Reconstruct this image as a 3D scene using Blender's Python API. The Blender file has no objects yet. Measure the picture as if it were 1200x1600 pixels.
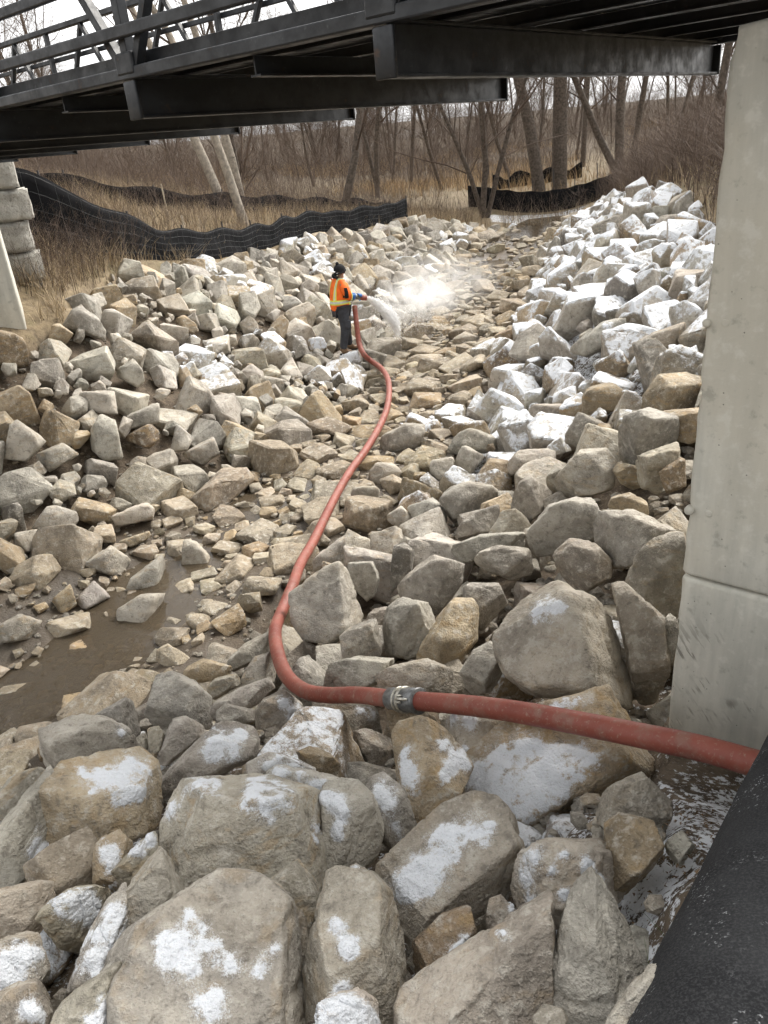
import bpy, bmesh, math, random
import numpy as np
from mathutils import Vector, Matrix
random.seed(7); rng = np.random.default_rng(7)
scene = bpy.context.scene
COL = scene.collection

# ------------------------------------------------------------------ camera
PITCH, ROLL, FPX = math.radians(25.59), math.radians(-5.59), 1202.0
EYE = np.array([0.0, 0.0, 4.2])
_f = np.array([0, math.cos(PITCH), -math.sin(PITCH)]); _u = np.array([0, math.sin(PITCH), math.cos(PITCH)])
_r = np.array([1.0, 0, 0])
CX = math.cos(ROLL)*_r + math.sin(ROLL)*_u; CU = -math.sin(ROLL)*_r + math.cos(ROLL)*_u; CF = _f
cam_d = bpy.data.cameras.new('camera'); cam = bpy.data.objects.new('camera', cam_d); COL.objects.link(cam)
cam.matrix_world = Matrix((( CX[0], CU[0], -CF[0], EYE[0]), (CX[1], CU[1], -CF[1], EYE[1]), (CX[2], CU[2], -CF[2], EYE[2]), (0, 0, 0, 1)))
cam_d.sensor_fit = 'VERTICAL'; cam_d.sensor_height = 32.0; cam_d.lens = 32.0*FPX/1600.0
cam_d.clip_start = 0.05; cam_d.clip_end = 2000.0
scene.camera = cam

# ------------------------------------------------------------------ sky, sun, exposure
SUN_EL, SUN_AZ = math.radians(47), math.radians(42)
world = bpy.data.worlds.new('World'); scene.world = world; world.use_nodes = True
wn = world.node_tree; wn.nodes.clear()
sky = wn.nodes.new('ShaderNodeTexSky'); sky.sky_type = 'NISHITA'; sky.sun_disc = False
sky.sun_elevation = SUN_EL; sky.sun_rotation = SUN_AZ; sky.air_density = 1.0; sky.dust_density = 3.0; sky.ozone_density = 1.0
hs = wn.nodes.new('ShaderNodeHueSaturation'); hs.inputs['Saturation'].default_value = 0.03
bg = wn.nodes.new('ShaderNodeBackground'); bg.inputs['Strength'].default_value = 0.15
wo = wn.nodes.new('ShaderNodeOutputWorld')
wn.links.new(sky.outputs[0], hs.inputs['Color']); wn.links.new(hs.outputs[0], bg.inputs['Color']); wn.links.new(bg.outputs[0], wo.inputs[0])
sun_d = bpy.data.lights.new('sun', 'SUN'); sun_d.energy = 1.2; sun_d.angle = math.radians(38); sun_d.color = (1.0, 0.92, 0.80)
sun = bpy.data.objects.new('sun', sun_d); COL.objects.link(sun)
_sd = Vector((math.sin(SUN_AZ)*math.cos(SUN_EL), math.cos(SUN_AZ)*math.cos(SUN_EL), math.sin(SUN_EL)))
sun.rotation_euler = _sd.to_track_quat('Z', 'Y').to_euler(); sun.location = (0, 0, 30)
scene.view_settings.view_transform = 'Standard'; scene.view_settings.look = 'None'
scene.view_settings.exposure = 1.45; scene.view_settings.gamma = 1.0; scene.view_settings.use_curve_mapping = False
try:
    scene.cycles.volume_max_steps = 64; scene.cycles.max_bounces = 7; scene.cycles.diffuse_bounces = 4; scene.cycles.volume_bounces = 6; scene.cycles.use_adaptive_sampling = True; scene.cycles.adaptive_threshold = 0.03; scene.cycles.glossy_bounces = 2; scene.cycles.transparent_max_bounces = 12
    scene.cycles.caustics_reflective = False; scene.cycles.caustics_refractive = False
except Exception: pass

# ------------------------------------------------------------------ helpers: geometry of the place as seen from the eye
def ray(px, py):
    d = CF + (px-600)/FPX*CX - (py-800)/FPX*CU
    return d/np.linalg.norm(d)
def at(px, py, r): return EYE + ray(px, py)*r
def project(P):
    q = np.asarray(P, float) - EYE; k = q@CF
    return 600 + FPX*(q@CX)/k, 800 - FPX*(q@CU)/k, np.linalg.norm(q, axis=-1)
def vz(x, y, py):
    """height on the vertical through (x, y) that is seen on picture row py"""
    lo, hi = -3.0, 30.0
    for _ in range(40):
        m = (lo+hi)/2
        if project((x, y, m))[1] > py: lo = m
        else: hi = m
    return lo
def ss(a, b, x):
    t = np.clip((np.asarray(x, float)-a)/(b-a), 0, 1); return t*t*(3-2*t)

# numpy gradient noise
_perm = np.random.default_rng(3).permutation(256); _perm = np.concatenate([_perm, _perm, _perm])
_grad = np.random.default_rng(4).normal(size=(256, 3)); _grad /= np.linalg.norm(_grad, axis=1)[:, None]
def noise3(P):
    P = np.asarray(P, float); i = np.floor(P).astype(int); f = P - i; w = f*f*f*(f*(f*6-15)+10); i &= 255
    out = 0
    for dx in (0, 1):
        wx = w[:, 0] if dx else 1-w[:, 0]
        for dy in (0, 1):
            wy = w[:, 1] if dy else 1-w[:, 1]
            for dz in (0, 1):
                wz = w[:, 2] if dz else 1-w[:, 2]
                h = _perm[_perm[_perm[(i[:, 0]+dx) & 255] + ((i[:, 1]+dy) & 255)] + ((i[:, 2]+dz) & 255)]
                out = out + wx*wy*wz*((_grad[h]*(f-np.array([dx, dy, dz]))).sum(1))
    return out*1.6
def fbm(P, o=3, g=.5):
    a, s, t = 1.0, 0.0, 0.0
    for k in range(o): t = t + a*noise3(P*2**k + 17.3*k); s += a; a *= g
    return t/s
def fbm2(x, y, sc, o=3): return fbm(np.stack([np.ravel(x)*sc, np.ravel(y)*sc, np.full(np.size(x), 3.7)], 1), o)

# ------------------------------------------------------------------ helpers: objects
def mesh_from(name, V, Fa, smooth=True, attrs=None):
    V = np.ascontiguousarray(V, np.float32); me = bpy.data.meshes.new(name)
    if isinstance(Fa, np.ndarray):
        n, k = Fa.shape; me.vertices.add(len(V)); me.vertices.foreach_set('co', V.ravel())
        me.loops.add(n*k); me.loops.foreach_set('vertex_index', np.ascontiguousarray(Fa, np.int32).ravel())
        me.polygons.add(n); me.polygons.foreach_set('loop_start', np.arange(0, n*k, k, dtype=np.int32))
        me.polygons.foreach_set('loop_total', np.full(n, k, np.int32))
    else:
        me.from_pydata(V.tolist(), [], Fa)
    me.update(calc_edges=True)
    me.polygons.foreach_set('use_smooth', smooth if isinstance(smooth, np.ndarray) else np.full(len(me.polygons), bool(smooth)))
    for k, a in (attrs or {}).items():
        a = np.ascontiguousarray(a, np.float32)
        if a.ndim == 2:
            at_ = me.attributes.new(k, 'FLOAT_COLOR', 'POINT'); at_.data.foreach_set('color', a.ravel())
        else:
            at_ = me.attributes.new(k, 'FLOAT', 'POINT'); at_.data.foreach_set('value', a)
    me.update(); return me
def link(name, data, parent=None, loc=None):
    o = bpy.data.objects.new(name, data); COL.objects.link(o)
    if parent is not None: o.parent = parent
    if loc is not None: o.location = tuple(loc)
    return o
def tag(o, label=None, cat=None, group=None, kind=None):
    if label: o['label'] = label
    if cat: o['category'] = cat
    if group: o['group'] = group
    if kind: o['kind'] = kind
    return o
def obj(name, V, Fa, mat, parent=None, smooth=True, attrs=None, loc=None):
    V = np.asarray(V, float)
    if loc is not None: V = V - np.asarray(loc)
    me = mesh_from(name, V, Fa, smooth, attrs); me.materials.append(mat)
    return link(name, me, parent, loc)
def empty(name, loc=(0, 0, 0)):
    o = link(name, None, None, loc); o.empty_display_size = .1; return o

class MB:
    """collects shapes into one mesh"""
    def __init__(s): s.V = []; s.F = []; s.n = 0
    def add(s, V, F):
        V = np.asarray(V, float); s.V.append(V); s.F += [tuple(i+s.n for i in f) for f in F]; s.n += len(V); return s
    def box(s, c, half, ax=None, bev=0.0):
        c = np.asarray(c, float); ax = np.eye(3) if ax is None else np.asarray(ax)
        bm = bmesh.new(); bmesh.ops.create_cube(bm, size=2.0)
        for v in bm.verts: v.co = Vector([v.co[i]*half[i] for i in range(3)])
        if bev > 0: bmesh.ops.bevel(bm, geom=list(bm.edges), offset=bev, segments=2, affect='EDGES', profile=.5)
        bm.verts.index_update()
        V = np.array([v.co[:] for v in bm.verts]); F = [[v.index for v in f.verts] for f in bm.faces]; bm.free()
        return s.add(c + V@ax, F)
    def bar(s, p, q, w, h, up=(0, 0, 1), bev=.004):
        """rectangular bar from p to q, w across, h along up"""
        p, q = np.asarray(p, float), np.asarray(q, float); d = q-p; L = np.linalg.norm(d); d = d/L
        x = np.cross(d, np.asarray(up, float)); x /= np.linalg.norm(x); z = np.cross(x, d)
        return s.box((p+q)/2, (L/2, w/2, h/2), np.array([d, x, z]), bev)
    def tube(s, pts, rad, n=8, cap=True):
        V, F = sweep(np.asarray(pts, float), rad, n, cap); return s.add(V, F)
    def arrays(s): return np.concatenate(s.V), s.F
    def build(s, name, mat, parent=None, smooth=False, loc=None):
        V, F = s.arrays(); return obj(name, V, F, mat, parent, smooth, loc=loc)
def sweep(P, rad, n=8, cap=True, oval=1.0):
    P = np.asarray(P, float); m = len(P); rad = np.broadcast_to(np.asarray(rad, float), (m,))
    T = np.gradient(P, axis=0); T /= np.linalg.norm(T, axis=1)[:, None] + 1e-9
    a = np.array([0, 0, 1.]) if abs(T[0, 2]) < .9 else np.array([1., 0, 0])
    N = np.zeros((m, 3)); v = a - T[0]*(a@T[0]); N[0] = v/np.linalg.norm(v)
    for i in range(1, m):
        v = N[i-1]-T[i]*(N[i-1]@T[i]); N[i] = v/(np.linalg.norm(v)+1e-9)
    B = np.cross(T, N); th = np.arange(n)*2*math.pi/n
    V = (P[:, None] + rad[:, None, None]*(np.cos(th)[None, :, None]*N[:, None]*oval + np.sin(th)[None, :, None]*B[:, None])).reshape(-1, 3)
    F = [(i*n+j, i*n+(j+1) % n, (i+1)*n+(j+1) % n, (i+1)*n+j) for i in range(m-1) for j in range(n)]
    if cap: F += [tuple(range(n-1, -1, -1)), tuple((m-1)*n+j for j in range(n))]
    return V, F
def spline(P, step):
    P = np.asarray(P, float); P = np.vstack([2*P[0]-P[1], P, 2*P[-1]-P[-2]]); out = []
    for i in range(1, len(P)-2):
        n = max(2, int(np.linalg.norm(P[i+1]-P[i])/step)); t = np.linspace(0, 1, n, endpoint=False)[:, None]
        a, b, c, d = P[i-1], P[i], P[i+1], P[i+2]
        out.append(.5*((2*b)+(c-a)*t+(2*a-5*b+4*c-d)*t*t+(3*b-a-3*c+d)*t**3))
    return np.vstack(out+[P[-2][None]])

# ------------------------------------------------------------------ materials
class NT:
    def __init__(s, name):
        s.m = bpy.data.materials.new(name); s.m.use_nodes = True; s.t = s.m.node_tree; s.t.nodes.clear()
        s.out = s.n('ShaderNodeOutputMaterial')
    def n(s, t, **k):
        x = s.t.nodes.new(t)
        for a, v in k.items(): setattr(x, a, v)
        return x
    def put(s, sock, v):
        if hasattr(v, 'is_output') or isinstance(v, bpy.types.NodeSocket): s.t.links.new(v, sock)
        else:
            if hasattr(sock.default_value, '__len__') and len(sock.default_value) == 4 and len(v) == 3: v = (*v, 1)
            sock.default_value = v
    def pos(s, scale=None):
        g = s.n('ShaderNodeNewGeometry').outputs['Position']
        if scale is None: return g
        mp = s.n('ShaderNodeMapping'); s.put(mp.inputs['Vector'], g); mp.inputs['Scale'].default_value = scale; return mp.outputs[0]
    def noise(s, scale, detail=4, rough=.55, vec=None, dist=0.0):
        x = s.n('ShaderNodeTexNoise'); s.put(x.inputs['Vector'], vec if vec is not None else s.pos())
        x.inputs['Scale'].default_value = scale; x.inputs['Detail'].default_value = detail; x.inputs['Roughness'].default_value = rough
        x.inputs['Distortion'].default_value = dist; return x.outputs[0]
    def voro(s, scale, feature='DISTANCE_TO_EDGE', vec=None):
        x = s.n('ShaderNodeTexVoronoi'); x.feature = feature; s.put(x.inputs['Vector'], vec if vec is not None else s.pos())
        x.inputs['Scale'].default_value = scale; return x.outputs[0]
    def ramp(s, v, a, b, lo=0.0, hi=1.0):
        x = s.n('ShaderNodeMapRange', interpolation_type='SMOOTHSTEP'); s.put(x.inputs[0], v)
        for i, q in zip((1, 2, 3, 4), (a, b, lo, hi)): x.inputs[i].default_value = q
        return x.outputs[0]
    def math(s, op, a, b=None):
        x = s.n('ShaderNodeMath', operation=op); s.put(x.inputs[0], a)
        if b is not None: s.put(x.inputs[1], b)
        return x.outputs[0]
    def mix(s, fac, a, b, blend='MIX'):
        x = s.n('ShaderNodeMix', data_type='RGBA', blend_type=blend); s.put(x.inputs[0], fac); s.put(x.inputs[6], a); s.put(x.inputs[7], b)
        return x.outputs[2]
    def attr(s, name):
        return s.n('ShaderNodeAttribute', attribute_name=name)
    def bump(s, h, strength, dist, normal=None):
        x = s.n('ShaderNodeBump'); x.inputs['Strength'].default_value = strength; x.inputs['Distance'].default_value = dist
        s.put(x.inputs['Height'], h)
        if normal is not None: s.put(x.inputs['Normal'], normal)
        return x.outputs[0]
    def bsdf(s, color, rough=.8, normal=None, **k):
        b = s.n('ShaderNodeBsdfPrincipled'); s.put(b.inputs['Base Color'], color); s.put(b.inputs['Roughness'], rough)
        if normal is not None: s.put(b.inputs['Normal'], normal)
        for a, v in k.items(): s.put(b.inputs[a.replace('_', ' ')], v)
        return b
    def done(s, sh): s.t.links.new(sh.outputs[0] if hasattr(sh, 'outputs') else sh, s.out.inputs['Surface']); return s.m

SNOWC = (.70, .72, .75)
def simple(name, col, rough=.7, var=.25, scale=12, bump=.3, bdist=.004, metallic=0.0, spec=.5):
    t = NT(name); n = t.noise(scale, 5); n2 = t.noise(scale*6, 3)
    c = t.mix(t.ramp(n, .3, .7), [x*(1-var) for x in col], [min(1, x*(1+var)) for x in col])
    return t.done(t.bsdf(c, rough, t.bump(n2, bump, bdist), Metallic=metallic, Specular_IOR_Level=spec))

def mat_rock():
    t = NT('weathered_limestone'); tint = t.attr('tint'); och = tint.outputs['Alpha']; snow = t.attr('snow').outputs['Fac']
    n1 = t.noise(2.6, 3, .6, dist=.4); n2 = t.noise(15, 4, .68); n3 = t.noise(80, 2, .6); n4 = t.noise(1.1, 2)
    st = t.noise(7, 3, .6, vec=t.pos((1, 1, 3.2)))
    c = t.mix(1.0, tint.outputs['Color'], t.mix(t.ramp(n1, .30, .70), (.68, .67, .66), (1.26, 1.25, 1.23)), 'MULTIPLY')
    c = t.mix(t.math('MULTIPLY', t.ramp(n2, .51, .66), .65), c, (.52, .485, .42))
    c = t.mix(t.math('MULTIPLY', t.ramp(n2, .47, .31), .6), c, (.12, .106, .088))
    c = t.mix(t.math('MULTIPLY', t.ramp(st, .52, .66), t.math('MULTIPLY', och, .85)), c, (.36, .25, .125))
    c = t.mix(t.math('MULTIPLY', t.ramp(n4, .50, .66), t.math('ADD', t.math('MULTIPLY', och, .5), .12)), c, (.30, .235, .15))
    c = t.mix(t.math('MULTIPLY', t.ramp(n3, .55, .75), .35), c, (.56, .53, .47))
    c = t.mix(t.math('MULTIPLY', t.ramp(n3, .42, .25), .35), c, (.10, .09, .075))
    # snow lying on the stone
    s1 = t.noise(13, 4, .7); s2 = n3
    s3 = t.noise(240, 2, .7)
    v = t.math('ADD', snow, t.math('ADD', t.math('MULTIPLY', t.math('SUBTRACT', s1, .5), 3.2), t.math('MULTIPLY', t.math('SUBTRACT', s3, .5), .9)))
    m = t.math('MULTIPLY', t.ramp(v, .30, .86), t.ramp(snow, .02, .25))
    m = t.math('MAXIMUM', m, t.math('MULTIPLY', t.math('MULTIPLY', t.ramp(snow, .04, .5), t.ramp(s3, .48, .66)), .55))
    h = t.math('ADD', n2, t.math('MULTIPLY', n3, .45))
    sc = t.mix(t.math('MULTIPLY', t.ramp(s2, .62, .75), .35), SNOWC, (.45, .40, .33))
    c = t.mix(m, c, sc)
    return t.done(t.bsdf(c, t.ramp(m, 0, 1, .82, .6), t.bump(h, .95, .024), Specular_IOR_Level=.35))
def mat_ground():
    t = NT('bank_soil'); z = t.attr('zone')   # r: dry grass thatch, g: wet stream mud, b: snow
    n1 = t.noise(1.3, 5, .6); n2 = t.noise(9, 6, .65); n3 = t.noise(45, 4, .6)
    sep = t.n('ShaderNodeSeparateColor'); t.put(sep.inputs[0], z.outputs['Color'])
    c = t.mix(t.ramp(n2, .3, .7), (.060, .044, .030), (.15, .115, .08))
    c = t.mix(t.math('MULTIPLY', t.ramp(n3, .55, .7), .6), c, (.30, .26, .20))
    g = t.mix(t.ramp(n2, .3, .7), (.13, .098, .06), (.26, .20, .12)); g = t.mix(t.math('MULTIPLY', t.ramp(n1, .5, .65), .5), g, (.11, .10, .045))
    c = t.mix(sep.outputs[0], c, g)
    w = t.mix(t.ramp(n1, .35, .65), (.060, .048, .035), (.115, .088, .060)); w = t.mix(t.math('MULTIPLY', t.ramp(n3, .6, .75), .5), w, (.22, .19, .15))
    c = t.mix(sep.outputs[1], c, w)
    sv = t.math('ADD', sep.outputs[2], t.math('ADD', t.math('MULTIPLY', t.math('SUBTRACT', t.noise(16, 5, .75), .5), 2.4), t.math('MULTIPLY', t.math('SUBTRACT', n3, .5), 1.2)))
    m = t.math('MULTIPLY', t.ramp(sv, .42, .6), t.ramp(sep.outputs[2], .03, .15))
    c = t.mix(m, c, SNOWC)
    h = t.math('ADD', n2, t.math('ADD', t.math('MULTIPLY', n3, .5), t.math('MULTIPLY', m, .2)))
    r = t.math('SUBTRACT', .92, t.math('MULTIPLY', sep.outputs[1], .45))
    return t.done(t.bsdf(c, r, t.bump(h, .8, .03), Specular_IOR_Level=.4))
def mat_water():
    t = NT('muddy_stream_water'); n = t.noise(5, 4, .6, vec=t.pos((1.0, .6, 1)), dist=.5); n2 = t.noise(22, 3, .6)
    nb = t.bump(t.math('ADD', n, t.math('MULTIPLY', n2, .35)), .35, .03)
    gl = t.n('ShaderNodeBsdfGlossy'); gl.inputs['Roughness'].default_value = .06; gl.inputs['Color'].default_value = (.95, .95, .95, 1); t.put(gl.inputs['Normal'], nb)
    tr = t.n('ShaderNodeBsdfTransparent'); tr.inputs['Color'].default_value = (.66, .57, .45, 1)
    df = t.n('ShaderNodeBsdfDiffuse'); df.inputs['Color'].default_value = (.105, .082, .055, 1)
    a = t.n('ShaderNodeMixShader'); a.inputs[0].default_value = .62; t.t.links.new(tr.outputs[0], a.inputs[1]); t.t.links.new(df.outputs[0], a.inputs[2])
    fr = t.n('ShaderNodeFresnel'); fr.inputs[0].default_value = 1.33; t.put(fr.inputs['Normal'], nb)
    b = t.n('ShaderNodeMixShader'); t.t.links.new(fr.outputs[0], b.inputs[0]); t.t.links.new(a.outputs[0], b.inputs[1]); t.t.links.new(gl.outputs[0], b.inputs[2])
    return t.done(b)
def mat_steel():
    t = NT('dark_painted_steel'); n = t.noise(3, 5, .6, vec=t.pos((1, 1, 3))); n2 = t.noise(40, 4, .6); n3 = t.noise(9, 6, .7)
    c = t.mix(t.ramp(n, .3, .7), (.005, .006, .0075), (.016, .0185, .0225))
    c = t.mix(t.math('MULTIPLY', t.ramp(n3, .60, .74), .6), c, (.085, .042, .018))
    c = t.mix(t.math('MULTIPLY', t.ramp(n2, .62, .75), .25), c, (.12, .12, .12))
    return t.done(t.bsdf(c, t.ramp(n3, .3, .7, .35, .65), t.bump(n2, .2, .003), Specular_IOR_Level=.5))
def mat_concrete():
    t = NT('cast_concrete'); n = t.noise(2.2, 6, .6, vec=t.pos((3, 3, .35))); n2 = t.noise(14, 6, .65); n3 = t.noise(110, 3, .6); n5 = t.noise(.9, 4)
    c = t.mix(t.ramp(n, .3, .7), (.40, .392, .345), (.58, .562, .49))
    c = t.mix(t.math('MULTIPLY', t.ramp(n5, .46, .62), .5), c, (.50, .46, .37))
    c = t.mix(t.math('MULTIPLY', t.ramp(n2, .52, .7), .5), c, (.61, .595, .53))
    c = t.mix(t.math('MULTIPLY', t.ramp(n2, .44, .28), .5), c, (.23, .225, .19))
    pit = t.ramp(t.voro(26, 'F1'), .10, .05); pm = t.math('MULTIPLY', pit, t.ramp(t.noise(9, 2), .47, .56))
    c = t.mix(t.math('MULTIPLY', pm, .8), c, (.10, .10, .09))
    # mud scrapes on the lowest metre, a stain of the wall itself
    g = t.n('ShaderNodeSeparateXYZ'); t.put(g.inputs[0], t.pos())
    def dot(v):
        x = t.n('ShaderNodeVectorMath', operation='DOT_PRODUCT'); t.put(x.inputs[0], t.pos()); x.inputs[1].default_value = v; return x.outputs['Value']
    cv = t.n('ShaderNodeCombineXYZ'); t.put(cv.inputs[0], t.math('MULTIPLY', dot((.444, -.404, -.80)), 5.5)); t.put(cv.inputs[1], t.math('MULTIPLY', dot((.592, -.538, .60)), 42.0))
    sc = t.noise(1.0, 3, .55, vec=cv.outputs[0]); low = t.ramp(g.outputs[2], 2.25, 1.8)
    mk = t.math('MULTIPLY', t.ramp(sc, .52, .58), t.math('MULTIPLY', low, t.ramp(t.noise(3.2, 3), .45, .58)))
    c = t.mix(t.math('MULTIPLY', mk, .9), c, (.10, .09, .07))
    h = t.math('SUBTRACT', t.math('ADD', n2, t.math('MULTIPLY', n3, .3)), t.math('MULTIPLY', pm, 2.0))
    return t.done(t.bsdf(c, .85, t.bump(h, .35, .006), Specular_IOR_Level=.3))
def mat_hose():
    t = NT('red_rubber_hose'); n = t.noise(10, 6, .65); n2 = t.noise(60, 4, .6); n3 = t.noise(3.5, 5, .6)
    c = t.mix(t.ramp(n3, .3, .7), (.20, .046, .030), (.28, .080, .055))
    c = t.mix(t.math('MULTIPLY', t.ramp(n, .47, .66), .6), c, (.24, .14, .105))
    c = t.mix(t.math('MULTIPLY', t.ramp(n2, .56, .72), .55), c, (.33, .25, .19))
    c = t.mix(t.math('MULTIPLY', t.ramp(n, .36, .24), .6), c, (.13, .035, .022))
    return t.done(t.bsdf(c, .55, t.bump(t.math('ADD', n, t.math('MULTIPLY', n2, .5)), .3, .004), Specular_IOR_Level=.4))
def mat_sock():
    t = NT('charcoal_geotextile'); n = t.noise(5, 5, .6); n2 = t.noise(160, 3, .7); n3 = t.noise(30, 6, .7)
    c = t.mix(t.ramp(n, .3, .7), (.018, .0185, .020), (.034, .035, .037)); c = t.mix(t.math('MULTIPLY', t.ramp(n2, .4, .7), .5), c, (.075, .076, .078))
    s = t.math('MULTIPLY', t.ramp(t.noise(95, 3, .6), .58, .68), t.ramp(t.noise(4.5, 4), .50, .64))
    c = t.mix(t.math('MULTIPLY', s, .75), c, (.55, .56, .58))
    return t.done(t.bsdf(c, .9, t.bump(t.math('ADD', n2, n3), .5, .004), Specular_IOR_Level=.12))
def mat_bladed(name, c0, c1, rough=.85, trans=0.0):
    t = NT(name); a = t.attr('shade').outputs['Fac']
    c = t.mix(a, c0, c1); return t.done(t.bsdf(c, rough, Specular_IOR_Level=.25))
M = dict(rock=mat_rock(), ground=mat_ground(), water=mat_water(), steel=mat_steel(), concrete=mat_concrete(), hose=mat_hose(), sock=mat_sock(),
    fabric=simple('black_woven_geotextile', (.007, .0072, .008), .92, .4, 3, .4, .01, spec=.15), wire=simple('galvanised_wire', (.05, .05, .05), .5, .2, 30, .1, .001),
    post=simple('dark_steel_post', (.035, .032, .03), .7, .3, 20), stake=simple('weathered_wood_stake', (.42, .36, .27), .85, .2, 20),
    clamp=simple('zinc_coupling', (.20, .205, .205), .42, .35, 40, .3, .002, metallic=.7), lever=simple('bright_steel_clamp', (.50, .48, .42), .35, .3, 60, .2, .001, metallic=.8),
    bark=simple('grey_bark', (.095, .075, .058), .95, .45, 10, .9, .03), palebark=simple('pale_bark', (.27, .235, .19), .95, .3, 10, .8, .02),
    twig=mat_bladed('bare_twigs', (.060, .043, .033), (.18, .135, .105)), grass=mat_bladed('dry_grass', (.20, .150, .095), (.56, .45, .30)),
    meadow=mat_bladed('tan_meadow_grass', (.30, .205, .11), (.52, .38, .22)), green=mat_bladed('green_grass', (.03, .06, .015), (.10, .15, .04)), litter=mat_bladed('leaf_litter', (.08, .052, .032), (.24, .165, .10)),
    orange=simple('hi_vis_orange_cloth', (.90, .155, .012), .75, .12, 9, .4, .02), yellow=simple('lime_yellow_tape', (.72, .76, .12), .6, .08, 20), silver=simple('silver_reflective_tape', (.55, .57, .55), .4, .1, 20),
    trouser=simple('dark_grey_work_cloth', (.038, .040, .048), .9, .3, 9, .6, .02), boot=simple('tan_boot_leather', (.16, .095, .05), .7, .3, 25), glove=simple('blue_rubber_glove', (.02, .13, .42), .45, .15, 20),
    skin=simple('skin', (.30, .17, .11), .6, .1, 20), knit=simple('black_knit', (.008, .008, .009), .95, .3, 60, .6, .005), stone=None)
# ------------------------------------------------------------------ terrain
# level of the stone surface (banks) or of the soil (elsewhere): x, y, z
CTRL = np.array([
 # stream bed, upstream to downstream
 (10,39,.10),(6.9,32,.06),(4.6,26.5,.06),(3,20,.12),(1.6,15.7,.10),(.7,13.3,.10),(.1,10.9,.10),(-1.2,9.3,.07),(-2.4,8.6,.0),(-1.5,7.8,.05),(-3.2,5.7,-.10),(-3.2,7.2,-.04),(-6,3.2,-.12),(-9,.5,-.15),(-13,-2,-.2),(-2.6,6.2,-.08),(-.4,8.6,.14),(.9,10.5,.22),
 # bank under the long fence
 (-4.53,8.42,.62),(-4.96,9.99,1.35),(-5.38,11.67,2.2),(-4.47,12.56,2.05),(-4.39,15.28,2.36),(-3.75,17.49,2.17),(-2.25,16.6,1.43),(-3.55,10.78,.97),(-3.12,13.6,1.06),(-2.78,20.7,1.88),(-1.12,24.86,1.77),(2.04,30.8,1.5),(-2.7,10.64,.44),(-1.65,11.23,.31),(-1.51,13.7,.40),(-4.03,8.07,.36),(-4.02,6.95,.30),(-.54,16.0,.30),(.6,20.0,.5),(2.6,26,.55),(5,32,.6),
 (-6.5,8.5,1.6),(-8.5,8,2.6),(-6,6,.5),(-9,4,.9),(-12,4,2.5),
 # snowy bank on the wall side
 (4.96,11.83,2.08),(6.57,18.8,2.38),(6.94,21.8,2.0),(4.93,18.1,1.48),(3.34,12.2,1.38),(3.19,8.81,1.34),(2.65,6.56,1.43),(1.76,6.31,.99),(1.05,6.33,.72),(2.3,12.2,.44),(4.27,19.2,.40),(1.7,8.6,.55),(6.4,26,.6),(8.3,27,1.7),(8.8,33,.5),(10.3,33,1.3),
 # bank below the eye
 (.38,4.71,.84),(1.05,3.83,1.34),(.04,3.78,1.08),(-.49,5.28,.70),(-.95,5.32,.55),(-.88,2.24,1.80),(-1.57,2.65,1.60),(-1.70,3.34,1.33),(-1.41,3.94,1.08),(-.65,1.54,2.02),(-.23,1.62,1.99),(.11,1.97,1.81),(.59,2.55,1.58),(.5,1.49,2.07),(.91,1.94,1.96),(.68,1.3,2.35),(1.0,1.0,2.5),(-1.94,2.92,1.45),(-1.97,4.53,.72),(-1.26,6.0,.36),(-2.6,3.6,.75),(-3.6,3.2,.25),
 (0,0,2.6),(-2,.3,2.3),(-5,-1,1.6),(3,0,2.75),(0,-4,2.8),(-8,-5,1.5),(2.2,2.3,1.5),(1.7,2.2,1.5),(1.5,1.6,1.9),(3.0,4.0,1.6),(4.5,7,2.2),(7,6,2.8),
 # beyond the banks
 (-5.6,15.0,2.85),(-7.2,13.6,3.35),(-7.5,11.5,3.2),(-6.5,19,3.0),(-9,17,4.0),(-10,23,4.1),(-5,26,2.8),(-2,32,2.0),(-15,14,5.0),(-20,30,5.6),(-12,9,4.4),
 (9,14,2.9),(12,20,3.0),(11.5,28,2.3),(20,25,3.6),(20,8,3.6),(14,0,3.2),
 (8,42,.75),(12,42,.95),(4.5,41,.9),(0,45,1.3),(10,50,1.1),(22,45,2.2),(-10,45,2.9),(0,70,1.2),(22,72,1.7),(-28,62,4.5),(60,62,4.0),(0,110,3.2),(45,115,5.0),(-60,115,7),
 (0,190,8.0),(150,100,7),(-150,100,9),(160,200,7),(-160,200,9),(0,280,6),(-200,-20,8),(200,-20,8),(0,-120,3.5),(130,-130,5),(-130,-130,5),(250,280,8),(-250,280,9)], float)
def _tk(d2): return .5*d2*np.log(d2+1e-9)
_n = len(CTRL); _A = np.zeros((_n+3, _n+3))
_dd = ((CTRL[:, None, :2]-CTRL[None, :, :2])**2).sum(2); _A[:_n, :_n] = _tk(_dd) + np.eye(_n)*.02
_A[:_n, _n] = 1; _A[:_n, _n+1:] = CTRL[:, :2]; _A[_n:, :_n] = _A[:_n, _n:].T
_w = np.linalg.solve(_A, np.r_[CTRL[:, 2], 0, 0, 0])
def S(x, y):
    sh = np.shape(x); x = np.ravel(x).astype(float); y = np.ravel(y).astype(float); out = np.empty(len(x))
    for i in range(0, len(x), 20000):
        a, b = x[i:i+20000], y[i:i+20000]
        d2 = (a[:, None]-CTRL[None, :, 0])**2+(b[:, None]-CTRL[None, :, 1])**2
        out[i:i+20000] = _tk(d2)@_w[:_n] + _w[_n] + _w[_n+1]*a + _w[_n+2]*b
    return out.reshape(sh) if sh else float(out[0])
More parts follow.
